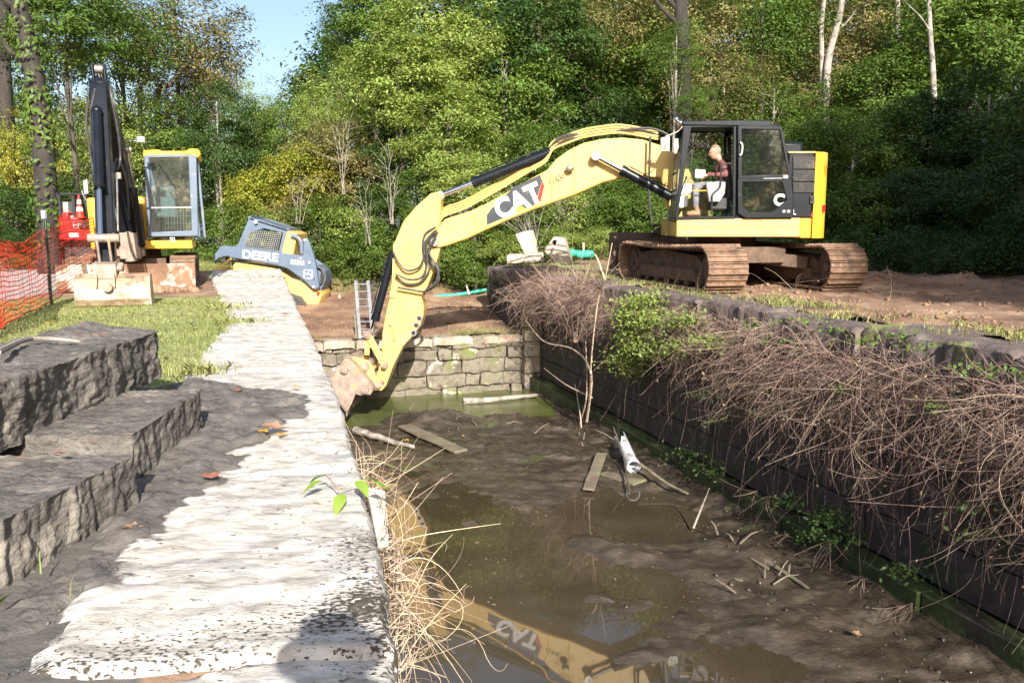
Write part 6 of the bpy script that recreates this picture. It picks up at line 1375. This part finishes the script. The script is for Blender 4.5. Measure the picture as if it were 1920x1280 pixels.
# big dead shrub at the pier
for i, (x, y, n, h, sp, lb) in enumerate([(1080, 640, 16, 1.5, 1.5, 'dead tangled shrub growing on the wall right of the stone pier'), (1000, 610, 14, 1.3, 1.2, 'dead pale bush hanging on the face of the stone pier')]):
    p = PP(x, y, L(6.0, 0), DU) if i == 0 else PP(x, y, L(0, 18.0), DV); stems('dead_shrub', p, n*2, h, sp, 'twig', lb, 'shrub', 40+i, .010, 4, 9)
paths = []; rs = []
for _ in range(420):
    v = rg.uniform(14.2, 18.4); p = Ln(6.12, v, .05-abs(rg.normal())*.3); paths.append(strand(rg, p, -DUn*rg.uniform(.3, 1.1)+DVn*rg.normal()*.8+UZ*rg.uniform(-.2, 1.1), int(rg.uniform(8, 20)), .07, .09, .16, wallstop)); rs.append(rg.uniform(.003, .006))
for _ in range(260):
    u = rg.uniform(5.75, 6.3); p = Ln(u, 18.1, .05-abs(rg.normal())*.5); paths.append(strand(rg, p, -DVn*rg.uniform(.2, .8)+DUn*rg.normal()*.9+UZ*rg.uniform(-.4, .7), int(rg.uniform(8, 24)), .06, .09, .18)); rs.append(rg.uniform(.003, .006))
V, F = tubes_np(paths, rs); o = npmesh('dead_brush', V, F, None, M['twig']); tag(o, 'pale dead brush draped around the pier end of the right wall', 'dead brush', kind='stuff')
for i, (pts, w_, lb) in enumerate([([(1100, 790), (1108, 700), (1075, 655), (1020, 640), (985, 600)], .022, 'long pale dead branch arching left from the wall beside the pier'), ([(1104, 770), (1110, 660), (1122, 560), (1135, 520), (1148, 455)], .015, 'broken pale stump stem sticking up above the right wall edge'), ([(1135, 525), (1118, 480), (1108, 478)], .018, 'short pale side branch at the top of the broken stem'), ([(1110, 745), (1060, 720), (1020, 690)], .014, 'thin dead branch pointing left over the lock corner'), ([(1085, 800), (1100, 740), (1098, 640)], .02, 'dead upright branch rising from the lock floor by the corner'),
        ([(1075, 830), (1090, 800), (1078, 720)], .016, 'dead twig beside the upright branch at the lock corner')]):
    q = [PP(x, y, L(5.75 - .1*(j % 2), 0), DU) for j, (x, y) in enumerate(pts)]; o = stick(q, w_, M['twigpale'], lb, 'dead_branch')
rg3 = np.random.default_rng(8); Pf = []
for _ in range(1500):
    u = rg3.uniform(.7, 6.0); v = rg3.uniform(3.5, 17.9)
    if fbm(u*1.1, v*.8, 31, 4) < .12: continue
    p = L(u, v); z = floor_h(p.x, p.y); Pf.append((p.x, p.y, max(z, ZW)+.006))
Pf = np.array(Pf); V, F = leaves_np(Pf, unit(rg3.normal(size=Pf.shape)*.12+UZ), .040, rg3, .5)
tag(npmesh('floating_debris', V, F, None, M['leaf_brown']), 'small dead leaves and scum lying on the mud and muddy water', 'leaf litter', kind='stuff')
# green leafy creeper on the right wall
def creeper(name, centres, n, size, m, label):
    rg = np.random.default_rng(len(label)); P = []
    for (px, py, rp, w_) in centres:
        c = np.array(PP(px, py, L(5.95, 0), DU)); Rr = rp*float(np.linalg.norm(c[:2]))/1550
        k_ = int(n*w_); q = rg.normal(size=(k_, 3)); P.append(c + (DUn[None]*q[:, :1]*.16 + DVn[None]*q[:, 1:2]*Rr*1.6 + UZ[None]*q[:, 2:]*Rr*.62))
    P = np.concatenate(P); N = unit(rg.normal(size=P.shape)*.6 + UZ*.7 - DUn*.3 - DVn*.3); V, F = leaves_np(P, N, size, rg, .55); return tag(npmesh(name, V, F, None, M[m]), label, 'creeper', kind='stuff')
creeper('creeper', [(1195, 590, 20, .3), (1200, 640, 24, .4), (1175, 680, 18, .2), (1230, 600, 16, .15), (1290, 600, 14, .08), (1240, 660, 14, .1), (1270, 650, 16, .1), (1340, 640, 12, .07), (1215, 560, 14, .08)], 4600, .06, 'leaf_bright', 'bright green leafy creeper hanging on the right wall near the pier')
pp_ = np.concatenate([q[len(q)//2:] for q in vine_paths[::2]]); rg2 = np.random.default_rng(4); ii = rg2.integers(0, len(pp_), 2600); Pq = pp_[ii]+rg2.normal(size=(2600, 3))*.02; V, F = leaves_np(Pq, unit(rg2.normal(size=Pq.shape)), .035, rg2, .5)
tag(npmesh('dead_leaves', V, F, None, M['leaf_brown']), 'withered brown leaves caught in the dry vines on the right wall', 'dead leaves', kind='stuff')
creeper('creeper', [(1345, 740, 9, .12), (1440, 770, 6, .06), (1350, 790, 6, .06), (1560, 970, 12, .2), (1530, 1000, 9, .1), (1590, 1010, 8, .1), (1700, 1070, 10, .1), (1480, 940, 10, .1), (1850, 950, 9, .06), (1830, 1000, 8, .05), (1290, 850, 14, .1), (1340, 880, 12, .08)], 1300, .05, 'leaf_dark', 'scattered green leaves low on the dark right wall')
creeper('creeper', [(x, y, 8, .08) for x, y in ((1420, 610), (1500, 600), (1560, 620), (1610, 640), (1680, 630), (1740, 650), (1830, 690), (1470, 640), (1600, 720), (1770, 760), (1900, 700))], 600, .05, 'leaf_mid', 'sparse green leaves dotted through the dry vines')
# plants and leaves in the foreground
sd = thing('seedling', L(.33, 3.42, .0), 'small bright green seedling growing at the left wall edge', 'seedling')
mb = MB(); q = spline([L(.30, 3.36, -.02), L(.28, 3.42, .06), L(.24, 3.5, .10)], 3); mb.tube(q, .003, 5); mb.tube(spline([L(.28, 3.42, .06), L(.36, 3.42, .09), L(.42, 3.40, .08)], 3), .0025, 5); mb.build('stem', M['twig'], sd)
M['seedleaf'] = leafmat('seedling_leaf', (.20, .34, .05), (.30, .42, .08), .4, .2)
for i, (u, v, z, a, s) in enumerate(((.24, 3.5, .10, 2.6, .10), (.22, 3.46, .09, 3.6, .09), (.30, 3.38, .05, 4.6, .11), (.36, 3.42, .09, 5.4, .10), (.42, 3.40, .08, .1, .09), (.40, 3.44, .09, 1.0, .08))):
    c = L(u, v, z); d = Vector((cos(a), sin(a), -.25)).normalized(); s_2 = d.cross(Z).normalized(); mb = MB(); V = []; n = 6
    for j in range(n+1):
        t = j/n; w_ = s*.26*sin(PI*t**.8); pt = c+d*s*t - Z*.3*s*t*t; V += [pt-s_2*w_+Z*w_*.3, pt, pt+s_2*w_+Z*w_*.3]
    mb.add(V, [(3*j, 3*j+1, 3*j+4, 3*j+3) for j in range(n)]+[(3*j+1, 3*j+2, 3*j+5, 3*j+4) for j in range(n)]); mb.build('leaf', M['seedleaf'], sd, smooth=True)
def fleaf(p, s, m, label, a=0.0):
    mb = MB(); n = 6; V = []; d = Vector((cos(a), sin(a), 0)); e = Vector((-sin(a), cos(a), 0))
    for j in range(n+1):
        t = j/n; w_ = s*.42*sin(PI*min(1, t*1.02+.02))*(1+.35*sin(t*15)); pt = p+d*s*(t-.5)+Z*(.012+.05*s*sin(t*7)); V += [pt-e*w_+Z*w_*.35, pt, pt+e*w_+Z*w_*.25]
    mb.add(V, [(3*j, 3*j+1, 3*j+4, 3*j+3) for j in range(n)]+[(3*j+1, 3*j+2, 3*j+5, 3*j+4) for j in range(n)]); o = mb.build('fallen_leaf', m, None, org=p, smooth=True); tag(o, label, 'leaf', 'fallen leaves'); return o
ly = mat('yellow_leaf', [(.60, .34, .03), (.72, .48, .06)], 20, .6, trans=.3); lb_ = mat('brown_leaf', [(.30, .18, .11), (.46, .28, .17)], 20, .7, trans=.2); lr = mat('reddish_leaf', [(.28, .10, .06), (.42, .18, .11)], 20, .7, trans=.2)
for i, (x, y, z, s, m_, lb) in enumerate([(512, 806, .03, .17, lb_, 'large curled tan leaf on the mud patch across the wall'), (530, 817, .02, .07, ly, 'yellow-green leaf touching the large curled tan leaf'), (493, 812, .02, .07, ly, 'small yellow leaf just left of the curled tan leaf'), (345, 850, .0, .06, ly, 'yellow leaf on the mud at the foot of the middle block'),
        (395, 897, .02, .09, lr, 'reddish leaf on the mud at the wall edge'), (250, 994, -.0, .08, lb_, 'brown leaf on the mud right of the nearest block'), (95, 608, .42, .09, ly, 'yellow leaf on the far end of the largest block'), (88, 655, .42, .07, lb_, 'brown leaf beside the grey branch on the largest block'), (447, 735, .02, .06, lr, 'small red-brown leaf on the sunlit wall top'), (555, 728, .02, .05, ly, 'small yellow leaf near the right edge of the wall top'),
        (535, 590, .02, .12, lr, 'dry reddish leaves far along the wall top'), (868, 818, ZW+.06, .09, ly, 'yellow leaf on the mud right of the mossy plank'), (762, 826, ZW+.08, .1, ly, 'yellow leaf on the mud left of the mossy plank'), (1510, 1000, ZW+.15, .09, lr, 'red leaf on the mud by the right wall foot'), (1607, 1190, ZW+.12, .1, lb_, 'brown leaf on the dark mud near the right bottom corner'), (115, 855, .24, .05, lr, 'tiny red leaf on the middle block beside the dark gap')]):
    fleaf(GZ(x, y, z), s, m_, lb, i*1.3)
fl = mat('pale_plaque', [(.36, .34, .31), (.5, .47, .43)], 8, .8, .01, 20)
mb = MB(); p = [GZ(x, y, -.05-.0012*(y-912)) for x, y in [(686, 912), (722, 918), (729, 1012), (708, 1018)]]; mb.prism(p, Vector((0, 0, -.03))); o = mb.build('stone_flake', M['stone'], None, org=p[0], bevel=.006); tag(o, 'loose flat stone flake hanging at the left wall edge', 'stone flake')
# debris twigs in the far mud
r = random.Random(77)
for i in range(26):
    x, y = r.choice([(880, 770), (980, 800), (1050, 790), (830, 780), (1090, 820), (1380, 1010), (1450, 1080)]); x += r.gauss(0, 34); y += r.gauss(0, 14); p = GZ(x, y, ZW+.12); a = r.uniform(0, PI); ln = r.uniform(.1, .4)
    p.z = floor_h(p.x, p.y)+.03; q = p+Vector((cos(a)*ln, sin(a)*ln*.6, r.uniform(-.0, .18))); mb = MB(); mb.tube([p, p.lerp(q, .5)+Vector((0, 0, r.uniform(-.01, .04))), q], [.012, .01, .005], 5); o = mb.build('twig', M['wood'], None, org=p)
    tag(o, 'short broken twig sticking out of the churned mud on the lock floor', 'twig', 'broken twigs in the mud')
def clods(name, pts, label, m, rgs=3):
    rg = np.random.default_rng(rgs); P = np.array([p[:3] for p in pts]); S = np.array([p[3] for p in pts])[:, None, None]; n = len(P)
    o = np.array([[1, 0, 0], [0, 1, 0], [-1, 0, 0], [0, -1, 0], [0, 0, .75], [0, 0, -.6]], float)[None] * rg.uniform(.55, 1.35, (n, 6, 3)) + rg.normal(size=(n, 6, 3))*.16
    a = rg.uniform(0, 6.28, n); R_ = np.zeros((n, 3, 3)); R_[:, 0, 0] = np.cos(a); R_[:, 0, 1] = -np.sin(a); R_[:, 1, 0] = np.sin(a); R_[:, 1, 1] = np.cos(a); R_[:, 2, 2] = 1
    V = (P[:, None, :] + np.einsum('nij,nkj->nki', R_, o)*S).reshape(-1, 3); T = np.array([[0, 1, 4], [1, 2, 4], [2, 3, 4], [3, 0, 4], [1, 0, 5], [2, 1, 5], [3, 2, 5], [0, 3, 5]])
    F = (T[None]+(np.arange(n)*6)[:, None, None]).reshape(-1, 3); return tag(npmesh(name, V, F, None, m), label, 'clods', kind='stuff')
pts = []
for _ in range(9000):
    u = r.uniform(-1.5, .25); v = r.uniform(1.8, 6.8)
    if mud_t(u, v) < .3 or fbm(u*3, v*3, 5) < -.05: continue
    p = L(u, v, -.0 + .03*fbm(u*2.5, v*2.5, 3, 3)-.05*sstep(-.5, -.75, u)); pts.append((*p, .003+.010*r.random()**3))
clods('mud_crumbs', pts, 'crumbs and small clods scattered over the dark mud by the blocks', M['mud'])
pts = []
for _ in range(6000):
    u = r.uniform(6.9, 13); v = r.uniform(6, 19); p = L(u, v)
    if fbm(u*1.2, v*1.2, 6) < -.1: continue
    pts.append((p.x, p.y, H(p.x, p.y), .01+.05*r.random()**4))
for _ in range(2500):
    u = r.uniform(.6, 5.8); v = r.uniform(18.8, 24.5); p = L(u, v); pts.append((p.x, p.y, H(p.x, p.y), .01+.045*r.random()**4))
clods('soil_clods', pts, 'clods and small stones scattered over the bare brown soil of the bank and ramp', M['ground'], 5)
pts = []
for _ in range(7000):
    u = r.uniform(.7, 6.1); v = r.uniform(3.5, 18); p = L(u, v); z = floor_h(p.x, p.y)
    if z < ZW+.005 or fbm(u*2, v*2, 8) < .0: continue
    if v < 12 and u < 4.6 and r.random() < .8: continue
    pts.append((p.x, p.y, z, .006+.03*r.random()**4))
clods('mud_clods', pts, 'lumps and bits of debris in the wet mud of the lock floor', M['wetmud'], 8)
# ------------------------------------------------------------------ the photographer, whose head throws the shadow on the wall
T = GZ(632, 1248, .02); t_ = (T.y+.16)/SDIR.y; hc = T - SDIR*t_
ph = thing('person', (hc.x, hc.y-.15, 0), 'photographer kneeling on the wall with hands raised to the face, outside the picture', 'person')
J = {}; E = []; hf = Vector((0, 1, -.1)).normalized(); bx0 = Vector((hc.x, hc.y, hc.z))
J['pelvis'] = (bx0+Vector((0, -.22, -.78)), .14); J['waist'] = (bx0+Vector((0, -.2, -.58)), .13); J['chest'] = (bx0+Vector((0, -.14, -.38)), .16); J['collar'] = (bx0+Vector((0, -.08, -.2)), .08); J['neck'] = (bx0+Vector((0, -.03, -.13)), .055)
E += [('pelvis', 'waist', 1), ('waist', 'chest', 1), ('chest', 'collar', 1), ('collar', 'neck', 1)]; head_joints(J, E, 'neck', hc-Vector((0, .06, 0)), hf, Z, 0)
for s, sg_ in (('a', -1), ('b', 1)):
    J[s+'sh'] = (bx0+Vector((sg_*.19, -.12, -.26)), .065); J[s+'el'] = (bx0+Vector((sg_*.27, -.06, -.42)), .05); J[s+'wrist'] = (bx0+Vector((sg_*.16, -.02, -.18)), .03); E += [('collar', s+'sh', 1), (s+'sh', s+'el', 1), (s+'el', s+'wrist', 1)]
    hand(J, E, s, J[s+'wrist'][0], Vector((-sg_*.3, 0, 1)), Vector((-sg_, 0, 0)), .6, .010, 0)
    J[s+'hip'] = (bx0+Vector((sg_*.1, -.22, -.84)), .1); J[s+'kn'] = (bx0+Vector((sg_*.16, .1, -1.12)), .068); J[s+'an'] = (bx0+Vector((sg_*.15, -.4, -1.15)), .05); J[s+'toe'] = (bx0+Vector((sg_*.15, -.58, -1.17)), .04)
    E += [('pelvis', s+'hip', 2), (s+'hip', s+'kn', 2), (s+'kn', s+'an', 2), (s+'an', s+'toe', 3)]
skin_body('body', J, E, 'pelvis', [M['skin'], M['shirt'], M['trouser'], M['boot']], ph)
mb = MB(); q_ = hc+Vector((0, -.08, .07)); mb.cyl(q_, q_+Z*.012, .155, .15, 28); mb.cyl(q_, q_+Z*.10, .10, .085, 24); mb.build('shadow_hat', M['trouser'], ph, bevel=.01)  # brim added to widen the cast shadow of the head
head_detail(ph, hc-Vector((0, .06, 0)), hf, Z, M['hair'], False)

# trees all round behind the camera, added to darken glass reflections and sky fill
for i in range(26):
    a = rad(95 + 265*i/26 - 40); d = 34 + 5*sin(i*2.3); X, Y = d*sin(a)*1.0, d*cos(a)
    if Y > 14 or (X > 8 and Y > -8): continue
    tree(0, 0, 0, Y, 'full' if i % 2 else 'full2', 'leaf_mid', 'tree added behind the camera to darken reflections, outside the picture', group='trees behind the camera', seed=i*5+9, X=X, Zc=5.2+1.2*sin(i), R=5.0, sz=1.15)
